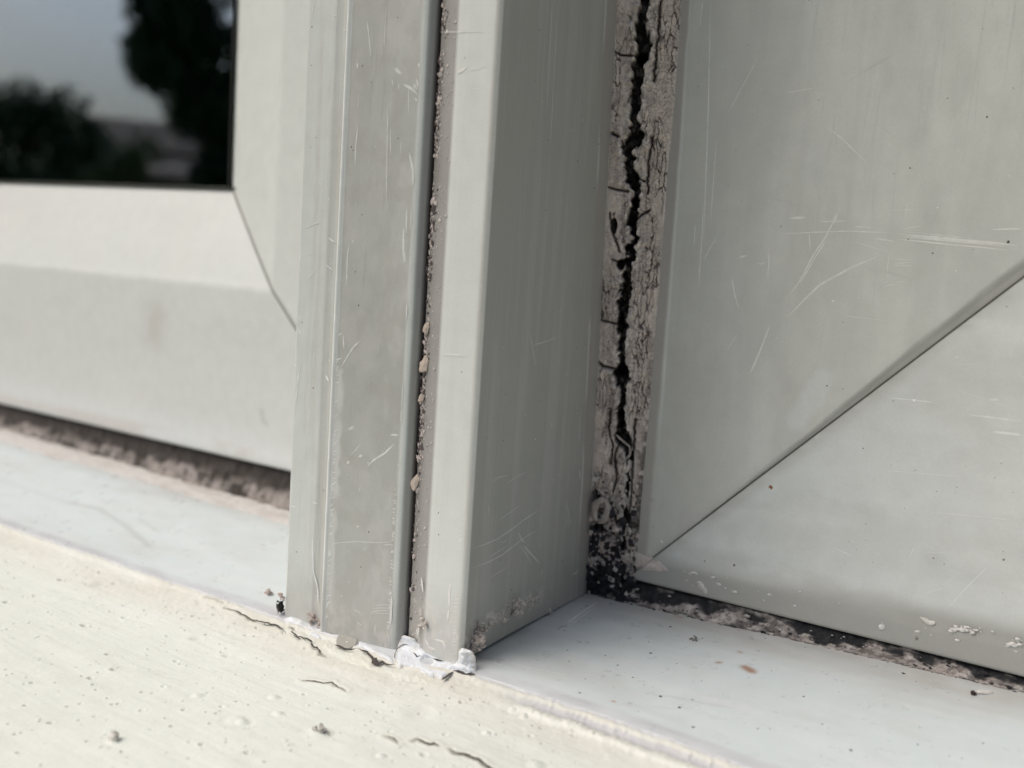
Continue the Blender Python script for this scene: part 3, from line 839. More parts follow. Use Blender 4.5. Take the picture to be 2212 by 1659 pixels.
WR = (.72, .73, .69)
rb = Ribbons()
for pts, wd in [([cE(1030, 50), cE(975, 160), cE(930, 250), cE(860, 350), cE(770, 520), cE(700, 620)], .55), ([cE(1018, 95), cE(980, 155)], 1.4), ([cE(940, 260), cE(880, 350), cE(770, 540)], .5),
                ([cE(1300, 350), cE(1110, 430), cE(1000, 490), cE(900, 545), cE(800, 640), cE(690, 755)], .8), ([cE(620, 220), cE(860, 208), cE(1080, 200), cE(1380, 213)], .45),
                ([cE(1380, 218), cE(1500, 230), cE(1800, 262), cE(1980, 275), cE(2175, 300)], 2.0), ([cE(1480, 225), cE(1980, 275)], 1.0), ([cE(580, 800), cE(520, 960), cE(450, 1120)], .6), ([cE(330, 480), cE(350, 600), cE(380, 700)], .45),
                ([cE(700, 118), cE(810, 112)], 1.0), ([cE(900, 140), cE(1080, 135)], .5), ([cE(1120, 172), cE(1245, 178)], .5), ([cE(1250, 250), cE(1330, 256), cE(1395, 275)], .5), ([cE(1100, 265), cE(1330, 330)], .3),
                ([cE(1370, 380), cE(1490, 385)], .3), ([cE(1380, 415), cE(1440, 400), cE(1490, 402)], .5), ([cE(1370, 420), cE(1490, 424)], .5), ([cE(1330, 485), cE(1348, 485)], .8), ([cE(1390, 528), cE(1450, 526)], .4),
                ([cE(1305, 565), cE(1350, 542), cE(1390, 552)], .4), ([cE(240, 230), cE(180, 330), cE(150, 400)], .35), ([cE(575, 330), cE(565, 500)], .4), ([cE(150, 0), cE(145, 180), cE(120, 560)], .35),
                ([cE(100, 150), cE(90, 300)], .3), ([cE(1350, 65), cE(1500, 63)], .3), ([cE(1460, 10), cE(1450, 120)], .3), ([cE(380, 370), cE(435, 355)], .8), ([cE(500, 400), cE(520, 415), cE(550, 400)], .4), ([cE(1420, 190), cE(1560, 165)], .3),
                ([cE(2000, 190), cE(2200, 185)], .5), ([cE(830, 210), cE(838, 330)], .4), ([cE(1345, 340), cE(1330, 480)], .3), ([cE(370, 860), cE(300, 970)], .25), ([cE(1050, 745), cE(1330, 775)], .2),
                ([(1535, 0), (1530, 240), (1520, 520)], .45), ([(1548, 300), (1535, 480)], .3), ([(1780, 270), (1820, 300), (1880, 360)], .35), ([(1570, 250), (1640, 120)], .25),
                ([(1700, 200), (1760, 190)], .3), ([(1518, 0), (1512, 60)], .35)]:
    rb.add(px_line(pts, h_st), wd, NST, WR)
for k in range(150):
    px = rng.uniform(1500, 2212); py = rng.uniform(0, 900)
    q = h_st([px], [py])[0]
    if q[2] - RZ0 < q[0] - RX0 + 20: continue
    L = rng.exponential(14) + 3; a = rng.normal(0, .05) if rng.random() < .75 else rng.normal(0, 1.2)
    e = q + np.array([math.sin(a), 0.085 * math.sin(a), math.cos(a)]) * L
    rb.add([q, e], rng.uniform(.1, .24), NST, (.53, .545, .525))
rb.build('scratches', M_SCR, r_st)
rb = Ribbons()
for pts, wd in [([cE(1340, 1270), cE(1500, 1287), cE(1640, 1302)], .5), ([cE(1850, 1380), cE(2000, 1398), cE(2200, 1425)], .6), ([cE(2010, 1490), cE(2110, 1500), cE(2200, 1512)], .8), ([cE(1985, 1283), cE(2050, 1285)], .8),
                ([cF(2060, 205), cF(1950, 310), cF(1830, 440)], .35), ([cF(1300, 130), cF(1400, 175)], .4), ([(1965, 1205), (1975, 1180)], .3), ([cF(1740, 350), cF(1850, 320)], .3), ([(2000, 1105), (2212, 1125)], .3), ([(1900, 1015), (2080, 1030)], .25)]:
    rb.add(px_line(pts, h_ra), wd, NRA, (.70, .72, .70))
for k in range(50):
    px = rng.uniform(1600, 2212); py = rng.uniform(750, 1330)
    q = h_ra([px], [py])[0]
    if q[0] - RX0 < q[2] - RZ0 + 12 or q[2] < RZ0 + 16: continue
    L = rng.exponential(12) + 3; a = rng.normal(0, .2)
    rb.add([q, q + np.array([math.cos(a), .085 * math.sin(a), math.sin(a)]) * L], rng.uniform(.1, .22), NRA, (.63, .655, .635))
rb.build('scratches', M_SCR, r_ra)

# ---- left window
LT = 78
def prof_l(t):
    if t < 0: return 104 + 24
    if t < 2: return 102 + 2 - math.sqrt(max(0, 4 - (2 - t) ** 2))
    if t <= 99: return 102.0 + .3 * float(ss(4, 12, t))
    s = (t - 99) / 61.
    return 102.3 + 20 * (s ** 1.12) - .25 * math.exp(-((t - 102) / 2.5) ** 2) if t < 159.5 else 124.5


tl_ = np.concatenate([[-.001, 0, .4, 1, 2], np.arange(4, 96, 2.0), np.arange(96, 106, .6), np.arange(106, 159.4, 1.5), [159.4, 159.6, 160.4]])
LX0, LZ0 = -116.0, 26.0


def colf_l(part, T, S, X, Y, Z):
    C = np.tile(PVC * 1.0, T.shape + (1,))
    if part == 'bottom_rail':
        C = mixc(C, .30 * ss(.4, .7, fbm(X * .01, Z * .03, 121)), (.56, .57, .555))
        C = mixc(C, .25 * (1 - ss(60, 99, T)), (.54, .56, .54)); C = mixc(C, .6 * (1 - ss(12, 30, T + 8 * fbm(X * .02, 0 * X, 126))), (.66, .69, .70))  # second mix paints a bluish highlight along the bottom lip
        C = mixc(C, .5 * band(T, 0, 2, 6, 12) * ss(.4, .65, fbm(X * .03, Z * .1, 122)), (.50, .46, .42))
        d, _ = seg_dist(X, Z, [(-318, 104), (-319, 94)]); C = mixc(C, .38 * np.exp(-(d / 10) ** 2), (.40, .36, .32))
        d, _ = seg_dist(X, Z, [(-222, 58), (-221, 52), (-217, 51)]); C = mixc(C, .5 * np.exp(-(d / 1.1) ** 2), (.35, .33, .31))
        C = mixc(C, .12 * ss(.5, .7, fbm(X * .02, Z * .02, 124)), (.72, .68, .64))
    else:
        C = mixc(C, .12 * ss(.4, .7, fbm(X * .05, Z * .01, 123)), (.56, .57, .555))
        C = mixc(C, .75 * (1 - ss(1.4, 4.0, (S - T))), (.33, .315, .29))
    return C


lw, (l_st, l_ra) = frame_window('left_window', 'pale plastic window frame with dark reflecting glass left of the post, out of focus', 'window', LX0, LZ0, -1, prof_l, 160, colf_l, 640., 760., None, False, tl_, None, None)

# glass
def glass_mat():
    m = bpy.data.materials.new('window_glass'); m.use_nodes = True; b = m.node_tree.nodes['Principled BSDF']
    b.inputs['Transmission Weight'].default_value = 1; b.inputs['Roughness'].default_value = 0.0; b.inputs['IOR'].default_value = 2.15; b.inputs['Specular Tint'].default_value = (.54, .70, 1.0, 1)
    b.inputs['Base Color'].default_value = (.9, .95, .95, 1)
    return m


M_GLASS = glass_mat()
for yy in (121.5, 128.5):
    o = boxm('glass_pane', -880, -270, yy, yy + 2.2, 180, 620, (1, 1, 1), M_GLASS, lw)
for yy in (147., 156.):
    o = boxm('glass_pane', 236, 460, yy, yy + 4, 230, 620, (1, 1, 1), M_GLASS, rw)
boxm('gasket', -880, -268, 119.9, 121.3, 184.6, 185.7, (.02, .02, .02), M_SOIL, lw)
boxm('gasket', -276.4, -275.4, 119.5, 121.3, 185.9, 620, (.02, .02, .02), M_SOIL, lw)
# dark room and backs of the frames
room = empty('room', 'dark unlit room seen through the left window glass', 'room', kind='structure')
boxm('room_wall', -1400, 1400, 900, 910, -700, 1400, (.06, .06, .065), M_SOIL, room)
boxm('room_wall', -1410, -1400, 132, 910, -700, 1400, (.06, .06, .065), M_SOIL, room)
boxm('room_wall', 1400, 1410, 132, 910, -700, 1400, (.06, .06, .065), M_SOIL, room)
boxm('room_floor', -1400, 1400, 132, 910, -710, -700, (.06, .06, .065), M_SOIL, room)
boxm('room_ceiling', -1400, 1400, 132, 910, 1400, 1410, (.06, .06, .065), M_SOIL, room)
boxm('frame_back', -265, -95, 129, 133, -20, 640, (.05, .05, .05), M_SOIL, lw)
boxm('frame_back', -900, -265, 131, 135, -20, 180, (.05, .05, .05), M_SOIL, lw)
boxm('frame_back', 0, 236, 161, 166, -20, 640, (.05, .05, .05), M_SOIL, rw)
boxm('frame_back', 236, 460, 161, 166, -20, 230, (.05, .05, .05), M_SOIL, rw)
boxm('head_rail', -900, 460, 96, 160, 620, 700, (.62, .65, .62), M_PVC, rw)
wall = empty('house_wall', 'cream rendered house wall around and below the window', 'wall', kind='structure')
boxm('wall_face', 460, 3200, 40, 160, -4000, 3000, (.70, .68, .58), M_PAINT, wall)
boxm('wall_face', -5200, -900, 40, 160, -4000, 3000, (.70, .68, .58), M_PAINT, wall)
boxm('wall_face', -900, 460, 40, 160, 702, 3000, (.70, .68, .58), M_PAINT, wall)
boxm('wall_face', -900, 460, -60, 160, -4000, -162, (.70, .68, .58), M_PAINT, wall)

# ================================================================== VERTICAL SEALANT
def hit_c(px, py): return hit(np.asarray(px, float), np.asarray(py, float), (0, 97, 0), (-.35, 1, 0))
caulk = empty('corner_sealant', 'split and crazed pinkish grey sealant bead standing between post and right frame', 'sealant')
zz = np.concatenate([np.arange(2.5, 278, .27), np.arange(278, 640, 8)]); uu = np.linspace(0, 1, 112)
Ug, Zg = np.meshgrid(uu, zz, indexing='ij')
yL = 98.5 - .048 * Zg
xL = 0.0; xR = 22.9 + 1.0 * (fbm(Zg * .06, 0 * Zg, 201) - .5); yR = 101.6
Xg = xL + (xR - xL) * Ug + 0.0; Yg = yL + (yR - yL) * Ug
nx, ny = .4, -.92
# centre split
cpx = [(1412, 0), (1408, 60), (1405, 130), (1396, 190), (1388, 250), (1380, 320), (1378, 370), (1386, 400), (1385, 440), (1378, 500), (1370, 560), (1362, 620), (1354, 680), (1353, 740), (1348, 800), (1350, 850), (1346, 900), (1350, 935), (1358, 965), (1366, 990)]
cq = hit_c([p[0] for p in cpx], [p[1] for p in cpx])
o_ = np.argsort(cq[:, 2]); cu = np.interp(zz, cq[o_, 2], cq[o_, 0] / 22.9)
cu = np.where(zz > 262, cu + .05 * (fbm(zz * .05, zz * 0, 7) - .5), cu)
CU = np.repeat(cu[None, :], len(uu), 0) + .07 * (fbm(Zg * .25, 0 * Zg, 202, 5) - .5) * 2 + .05 * (vn(Zg * .55, 0 * Zg, 246) - .5)
dC = (Ug - CU) * 23
wC = (1.25 + 1.1 * ss(.45, .75, fbm(Zg * .10, Zg * 0, 203)) + .5 * ss(150, 240, Zg))
ck = voro(Ug * 23 * .24 + 20 * (dC > 0) + .5 * fbm(Zg * .3, Ug * 3, 19), Zg * .12, 233)
wC = wC + 1.9 * (ck[2] - .45) + .5 * (fbm(Zg * 1.1, Ug * 9 + 30 * (dC > 0), 234, 3) - .5)
wC = np.maximum(wC * (.45 + 1.0 * fbm(Zg * .12, 0 * Zg, 247, 3)), .3)
wC = wC + np.where(dC > 0, 1, -1) * .9 * (fbm(Zg * .35 + 40 * (dC > 0), Zg * 0, 204) - .5)
low = ss(40, 28, Zg)                       # below here the split is lost in the rubble
wC = wC * (1 - ss(75, 58, Zg) * .45) + 0
kn = np.exp(-((Zg - 107) / 3.0) ** 2); wC = wC + 1.8 * kn        # knot hole
he = 1.4 * np.sin(np.pi * np.clip(Ug, 0, 1)) ** .6
lob = np.abs(dC)
Hc = he + .9 * np.exp(-((lob - wC - 1.6) / 1.8) ** 2)
chunk = voro(Ug * 23 * .28 + .3 * fbm(Zg * .2, Ug * 4, 9), Zg * .085, 205)
Hc += .9 * (chunk[2] - .5) * np.exp(-((lob - wC) / 4.5) ** 2)
Hc += 1.1 * (fbm(Ug * 8, Zg * .22, 206) - .5)
Hc += .55 * (fbm(Ug * 23 * .9, Zg * .8, 207, 3) - .5)
# crazing: cells stretched along the bead
wx = Ug * 23 + 2.6 * fbm(Ug * 7, Zg * .22, 208) + .9 * fbm(Ug * 25, Zg * 1.0, 238); wz = Zg + 4.5 * fbm(Ug * 9, Zg * .3, 209)
torn = np.exp(-((lob - wC) / 4.2) ** 2) * ss(.3, .55, fbm(Ug * 4, Zg * .07, 242) + .15)
f1, f2, cid = voro(wx * .60, wz * .095, 210)
g1, g2, gid = voro(wx * 1.05, wz * .5, 211)
e1 = 1 - ss(.0, .10 + .10 * fbm(Ug * 6, Zg * .1, 240), f2 - f1); e2 = (1 - ss(.0, .12, g2 - g1)) * ss(.25, .5, fbm(Ug * 5, Zg * .05, 212))
edge = ss(.0, .10, Ug) * ss(1, .93, Ug)
Hc -= 1.5 * e1 * ss(.25, .6, vn(wx * .3, wz * .07, 213)) * (1 - .5 * torn) + .6 * e2
Hc += torn * (3.2 * (fbm(Ug * 11, Zg * .45, 243, 4) - .5) + .8)
Hc += .25 * (cid - .5)
brd = np.full(Ug.shape, 9.0)
for pl in ([(1316, 402), (1345, 412), (1372, 416)], [(1333, 462), (1338, 500), (1352, 545)], [(1336, 562), (1350, 566), (1366, 560)], [(1412, 455), (1392, 470), (1376, 486)], [(1303, 690), (1322, 694), (1350, 700)], [(1328, 300), (1340, 292), (1352, 300)],
           [(1345, 118), (1365, 128), (1398, 130)], [(1405, 395), (1392, 388), (1383, 372)], [(1300, 780), (1312, 790), (1340, 795)], [(1325, 1000), (1330, 960), (1322, 920), (1326, 880)], [(1380, 905), (1376, 960), (1372, 1040), (1366, 1130)], [(1345, 950), (1334, 985), (1338, 1030), (1330, 1060)],
           [(1312, 600), (1308, 640), (1311, 690)], [(1425, 180), (1430, 120), (1437, 60), (1440, 10)], [(1330, 180), (1338, 120), (1342, 60), (1346, 5)], [(1420, 300), (1412, 360), (1409, 420)]):
    q_ = hit_c([p[0] for p in pl], [p[1] for p in pl]); dd_, _t = seg_dist(Xg + .7 * (fbm(Zg * .6, Ug * 6, 249, 4) - .5) * 2, Zg, [(p[0], p[2]) for p in q_]); brd = np.minimum(brd, dd_)
br_ = np.exp(-(brd / (.38 + .3 * vn(Zg * .3, 0 * Zg, 250))) ** 2)
Hc -= 2.6 * br_
split = ss(wC + .35, wC - .25, lob)
Hc += .7 * (ck[2] - .5) * np.exp(-((lob - wC) / 3.5) ** 2)
Hc -= (5.0 + 7 * fbm(Ug * 9, Zg * .35, 241)) * split
# holes beside the split
hd = np.zeros_like(Hc)
for (hx, hy, rx_, rz_) in [(1352, 572, 1.5, 2.2), (1340, 488, 1.3, 4), (1385, 440, 1.9, 3.2), (1348, 905, 1.6, 5), (1290, 1072, 2.6, 2.6), (1345, 1122, 2.8, 2.5), (1300, 1140, 6, 2.0), (1349, 700, 1.4, 5), (1402, 128, 2.6, 3), (1352, 800, 3, 3.2)]:
    q = hit_c([hx], [hy])[0]
    dd = np.hypot((Xg - q[0]) / rx_, (Zg - q[2]) / rz_) + .9 * (fbm(Ug * 12, Zg * .5, 215, 4) - .5)
    hd = np.maximum(hd, ss(1.15, .75, dd))
Hc -= 8 * hd
# rubble zone
f1r, f2r, cr = voro(wx * .30 + 5, wz * .26, 216)
rub = ss(62, 30, Zg + 16 * (fbm(Ug * 4, Zg * .06, 217) - .5))
Hc = Hc * (1 - .5 * rub) + rub * (2.6 * (.55 - f1r) + 2.0 * (cr - .5))
mould = np.clip(rub * ss(.42, .62, fbm(Ug * 7 + 3, Zg * .28, 218) + .10 * (1 - Ug) + .22 * ss(26, 6, Zg)), 0, 1)
Hc -= 1.6 * mould
C = np.tile(np.array([.60, .52, .465]), Ug.shape + (1,))
C = C * (0.86 + .28 * cid)[..., None]
C = mixc(C, .45 * np.exp(-((lob - wC - .8) / 1.3) ** 2), (.72, .67, .63))
C = mixc(C, .5 * ss(.5, .75, fbm(Ug * 10, Zg * .4, 220)), (.64, .58, .54)); C = mixc(C, .4 * ss(.5, .7, fbm(Ug * 3, Zg * .12, 245)), (.42, .36, .33))
C = mixc(C, .35 * ss(.1, .0, Ug) + .35 * ss(.92, 1, Ug), (.52, .50, .46))
C = mixc(C, .85 * e1 * ss(.25, .6, vn(wx * .3, wz * .07, 213)) * (1 - .5 * torn), (.07, .055, .05)); C = mixc(C, .6 * e2, (.12, .10, .09))
C = mixc(C, .35 * torn * ss(.45, .6, fbm(Ug * 20, Zg * .8, 244)), (.80, .77, .73)); C = mixc(C, .45 * torn * ss(.52, .40, fbm(Ug * 14, Zg * .55, 243, 4)), (.2, .17, .16))
C = mixc(C, np.clip(split * 1.0, 0, 1) * (.97 - .22 * ss(.5, .7, fbm(Ug * 16, Zg * .5, 248))), (.012, .012, .012)); C = mixc(C, hd * .95, (.008, .008, .008))
C = mixc(C, .35 * ss(40, 120, 180 - Zg) * ss(.5, .8, fbm(Ug * 5, Zg * .1, 222)), (.22, .20, .19))
C = mixc(C, .85 * br_, (.03, .025, .022))
C = mixc(C, mould * .95, (.012, .014, .018))
C = mixc(C, .7 * ss(.80, 1.0, Ug) * ss(150, 60, Zg) * ss(.4, .6, fbm(Ug * 6, Zg * .3, 223)), (.03, .03, .03))
Hc = Hc * np.where((Ug < .02) | (Ug > .98), .2, 1)
P = np.stack([Xg + nx * Hc, Yg + ny * Hc, Zg], -1)
P[0, :, 0] = -.2; P[-1, :, 1] = 103.5
P[..., 0] = np.maximum(P[..., 0], -.3)
qc = (Ug[:-1, :-1] + Ug[1:, :-1]) / 2; lf = qc < CU[:-1, :-1]
grid('sealant_lip', P, C, M_CAULK, caulk, keep=lf, flip=True)
grid('sealant_lip', P, C, M_CAULK, caulk, keep=~lf, flip=True)
boxm('backing', -.1, 24, 112, 116, 0, 620, (.01, .01, .01), M_SOIL, caulk)


def tube(pts, rad, col, name, parent, seg=8):
    pts = np.asarray(pts, float); m = len(pts) * 4; t = np.linspace(0, len(pts) - 1, m); k = np.arange(len(pts))
    Q = np.stack([np.interp(t, k, pts[:, i]) for i in range(3)], 1)
    for _ in range(3): Q[1:-1] = (Q[:-2] + 2 * Q[1:-1] + Q[2:]) / 4
    T = np.gradient(Q, axis=0); T /= np.linalg.norm(T, axis=1, keepdims=True)
    a = np.cross(T, (.35, -.9, .1)); a /= np.linalg.norm(a, axis=1, keepdims=True); b = np.cross(T, a)
    r = rad * (.75 + .5 * fbm(np.linspace(0, 6, m), np.zeros(m), 33)) * np.minimum(1, np.minimum(np.linspace(.25, 8, m), np.linspace(8, .25, m)))
    an = np.linspace(0, 2 * math.pi, seg, endpoint=True)
    Pg = Q[:, None, :] + r[:, None, None] * (a[:, None] * np.cos(an)[None, :, None] + b[:, None] * np.sin(an)[None, :, None]) * (1 + .25 * rng.normal(0, .5, (m, 1, 1)))
    Cg = np.tile(np.asarray(col, float), Pg.shape[:2] + (1,)) * (.75 + .5 * vn(np.arange(m)[:, None] * .7, an[None, :], 5))[..., None]
    return grid(name, Pg, Cg, M_CAULK, parent)


def ptc(px, py, off=2.5):
    q = hit_c([px], [py])[0]; return q + np.array([nx, ny, 0]) * off


PK = (.56, .50, .46)
tube([ptc(1330, 935), ptc(1340, 945), ptc(1352, 955), ptc(1362, 962), ptc(1363, 980, 3.2), ptc(1352, 990, 3), ptc(1345, 978, 2.4)], .5, (.40, .355, .325), 'sealant_curl', caulk)
tube([ptc(1345, 985), ptc(1338, 1005, 3), ptc(1350, 1018, 3.5), ptc(1362, 1004, 3), ptc(1360, 990)], 1.0, PK, 'sealant_curl', caulk)
tube([ptc(1290, 1122, 3), ptc(1284, 1100, 3.6), ptc(1292, 1080, 4), ptc(1306, 1074, 4.2), ptc(1316, 1086, 4), ptc(1314, 1108, 4), ptc(1302, 1124, 3.6), ptc(1292, 1118, 3)], 1.5, (.36, .32, .29), 'sealant_curl', caulk)
tube([ptc(1352, 1020, 2.5), ptc(1343, 1050, 3), ptc(1350, 1075, 3), ptc(1345, 1100, 2.5)], 1.3, PK, 'sealant_curl', caulk)
L = Lumps()
for k in range(330):
    z = rng.uniform(4, 60) if rng.random() < .6 else rng.uniform(4, 25); x = rng.uniform(.8, 22)
    y = 98.5 - .048 * z + (3.2 * x / 23) - rng.uniform(-.4, 2.4)
    r = .25 + rng.exponential(.38); r = min(r, 1.5)
    pk = rng.random()
    col = (.36, .32, .30) if pk < .40 else ((.03, .03, .035) if pk < .85 else (.50, .46, .43))
    if z < 18 and pk < .8: col = (.025, .028, .034)
    L.add((x, y, z), r, col, (1, .6, 1.1), rough=.85)
o = L.build('mouldy_rubble', M_CAULK, caulk, smooth=False); o['kind'] = 'stuff'


# ================================================================== BOTTOM SEALANT STRIPS
def strip(name, label, x0, x1, ytop, ztop, ybot, step, black, seed, zfun, group='crumbling sealant strips along the sill'):
    root = empty(name, label, 'sealant', group)
    xa = np.arange(x0, x1, step); vv = np.linspace(0, 1, 26)
    Xa, Va = np.meshgrid(xa, vv, indexing='ij')
    yb = ybot(Xa) + 1.6 * (fbm(Xa * .12, 0 * Xa, seed) - .5) + .8 * (vn(Xa * .9, 0, seed + 1) - .5)
    zb = sill_z(Xa, yb) + .15
    yt, zt = ytop, ztop
    Ya = yb + (yt - yb) * Va ** .8; Za = zb + (zt - zb) * Va ** 1.25
    f1, f2, ci = voro(Xa * .33 + fbm(Xa * .3, Va * 3, seed + 2), Va * 3.2, seed + 3)
    h = 1.6 * (fbm(Xa * .25, Va * 3, seed + 4) - .5) + .5 * (.5 - f1) + .4 * (ci - .5) + 1.4 * (fbm(Xa * .8, Va * 7, seed + 5, 4) - .5)
    mo = (1.0 if x0 > -100 else .9) * np.clip(ss(.40, .60, fbm(Xa * .10 + 3, Va * 2.2, seed + 6) * .75 + black(Xa) + (.18 if x0 > -100 else .42) * ss(.30, .8, Va)), 0, 1)
    h = h - 1.3 * mo
    h = h * ss(0, .12, Va)
    C = np.tile(np.array([.33, .30, .28]) * (1.0 if x0 > -100 else .85), Xa.shape + (1,)) * (.75 + .5 * fbm(Xa * .7, Va * 5, seed + 9))[..., None]
    C = mixc(C, .7 * ss(.50, .62, fbm(Xa * .35 + 7, Va * 3.5, seed + 10, 5)), (.10, .09, .085))
    C = mixc(C, .7 * ss(.54, .64, fbm(Xa * .3, Va * 4, seed + 7, 5)), (.56, .53, .50) if x0 > -100 else (.38, .35, .33))
    C = mixc(C, .4 * (1 - ss(0, .10, f2 - f1)), (.06, .05, .05))
    C = mixc(C, mo * .94, (.015, .018, .022) if x0 > -100 else (.022, .018, .016))
    if x0 < -100: C = mixc(C, .5 * ss(.50, .66, fbm(Xa * .09, Va * 4, seed + 30, 5)) * (1 - ss(.3, .75, Va)), (.36, .33, .31))
    C = mixc(C, .8 * (1 - ss(.02, .10, Va)) * ss(.35, .6, vn(Xa * .3, 0, seed + 8)), (.03, .03, .03))
    C = mixc(C, .9 * ss(.86, .97, Va), (.01, .01, .012))
    P = np.stack([Xa, Ya - .72 * h, Za + .70 * h * zfun], -1)
    P[:, -1, 1] += 6
    P[:, 0, 2] -= .5
    o = grid('sealant_strip', P, C, M_CAULK, root)
    L = Lumps()
    for k in range(int((x1 - x0) * .8) if x0 > -100 else 12):
        x = rng.uniform(x0 + 1, x1 - 1); v = rng.uniform(.02, .8); ybx = float(ybot(np.array(x)))
        y = ybx + (yt - ybx) * v - rng.uniform(0, .6); z = float(sill_z(np.array(x), np.array(ybx))) * (1 - v) + zt * v ** 1.25
        dark = float(black(np.array(x))) + rng.normal(0, .12) > .02
        L.add((x, y, z), min(.2 + rng.exponential(.22), 1.0), (.03, .03, .035) if dark else (.42, .385, .36), (1.3, .6, .7), rough=.85)
    o = L.build('sealant_crumbs', M_CAULK, root, smooth=False); o['kind'] = 'stuff'
    return root


strip('sill_sealant', 'black mouldy sealant strip between the right frame and the sill, patched with pale flakes', -1, 470, 103.5, 13.6,
      lambda x: 97.5 + 2.5 * ss(20, 120, x) - 0 * x, .42, lambda x: .22 * ss(40, 5, x) + .10 * (vn(x * .05, 0, 5) - .5) + .06 + .08 * ss(165, 190, x), 301, .9)
strip('sill_sealant', 'dark crumbly sealant strip under the blurred left window frame', -900, -96, 106.0, 27.5,
      lambda x: 95 + 4 * fbm(x * .02, x * 0, 9), .9, lambda x: .13 + .0 * x, 351, .8)
# pale sealant smeared out on the sill in front of the left strip: a low film
Xa, Va = np.meshgrid(np.arange(-560, -95.6, .9), np.linspace(0, 1, 16), indexing='ij')
yb = 78 + 9 * fbm(Xa * .03, 0 * Xa, 371) + 2 * vn(Xa * .4, 0, 372); Ya = yb + (101 - yb) * Va
hh = (.15 + 1.1 * fbm(Xa * .12, Ya * .25, 373) * ss(0, .5, Va)) * ss(0, .15, Va) - .25 * (Va < .01)
C = mixc(np.tile(np.array([.56, .55, .53]), Xa.shape + (1,)), .7 * ss(.4, .7, fbm(Xa * .06, Ya * .2, 374)) , (.47, .445, .425))
o = grid('sealant_smear', np.stack([Xa, Ya, sill_z(Xa, Ya) + .1 + hh], -1), C, M_CAULK, None)
tag(o, 'thin pinkish smear of old sealant on the sill in front of the left frame', 'sealant smear')


# ================================================================== FILLER, FLAKES AND DIRT AT THE FOOT OF THE POST
def hit_corner(px, py):
    """nearer of post front and ledge: the corner the filler fills"""
    A = hit_front(px, py); B = hit_ledge(px, py)
    dA = np.linalg.norm(A - CAM, axis=-1); dB = np.linalg.norm(B - CAM, axis=-1)
    k = ss(-13, 13, dA - dB)[..., None]
    return A * (1 - k) + B * k


def patch(name, poly, hf, n, th, colf, step=1.4, rag=2.5, seed=1, mat=None, parent=None, rough=.4, soft=6., holes=()):
    poly = np.asarray(poly, float)
    x0, y0 = poly.min(0) - 4; x1, y1 = poly.max(0) + 4
    gx, gy = np.meshgrid(np.arange(x0, x1, step), np.arange(y0, y1, step), indexing='ij')
    wx_ = gx + rag * (fbm(gx * .12, gy * .12, seed) - .5) * 2; wy_ = gy + rag * (fbm(gx * .12, gy * .12, seed + 3) - .5) * 2
    ins = inside(wx_, wy_, [tuple(p) for p in poly]); d, _ = seg_dist(wx_, wy_, [tuple(p) for p in np.vstack([poly, poly[:1]])])
    d = np.where(ins, d, -d)
    for (hx, hy, ra, rb_) in holes:
        d = np.minimum(d, (np.hypot((wx_ - hx) / ra, (wy_ - hy) / rb_) - 1) * min(ra, rb_))
    P = hf(gx.ravel(), gy.ravel()).reshape(gx.shape + (3,))
    h = th * ss(-1.0, soft, d) * (1 + rough * (fbm(gx * .05, gy * .05, seed + 5) - .5) * 2) + .25 * th * (fbm(gx * .25, gy * .25, seed + 6) - .5)
    h = np.where(d > 0, h, -.8)
    n = np.asarray(n, float); n /= np.linalg.norm(n)
    P = P + n * h[..., None]
    C = colf(gx, gy, d)
    keep = (np.maximum.reduce([d[:-1, :-1], d[1:, :-1], d[1:, 1:], d[:-1, 1:]]) > 0)
    return grid(name, P, C, mat or M_FILL, parent, keep=keep, flip=True)


def white(gx, gy, d):
    C = np.tile(np.array([.68, .72, .76]), gx.shape + (1,))
    C = mixc(C, .4 * ss(.5, .7, fbm(gx * .05, gy * .05, 401)), (.62, .65, .70)); C = mixc(C, .5 * ss(.55, .7, fbm(gx * .12, gy * .12, 405)), (.56, .55, .50)); C = mixc(C, .5 * (1 - ss(0, 9, d)) * ss(.45, .6, fbm(gx * .2, gy * .2, 406)), (.55, .53, .46))
    C = mixc(C, .6 * ss(3, 0, d) * vn(gx * .2, gy * .2, 402), (.72, .69, .58))
    return C


def cream(gx, gy, d):
    C = np.tile(np.array([.64, .66, .60]), gx.shape + (1,))
    C = mixc(C, .5 * ss(.45, .7, fbm(gx * .06, gy * .06, 403)), (.69, .71, .66))
    return mixc(C, .25 * ss(.62, .5, fbm(gx * .1, gy * .1, 404)), (.60, .57, .47))


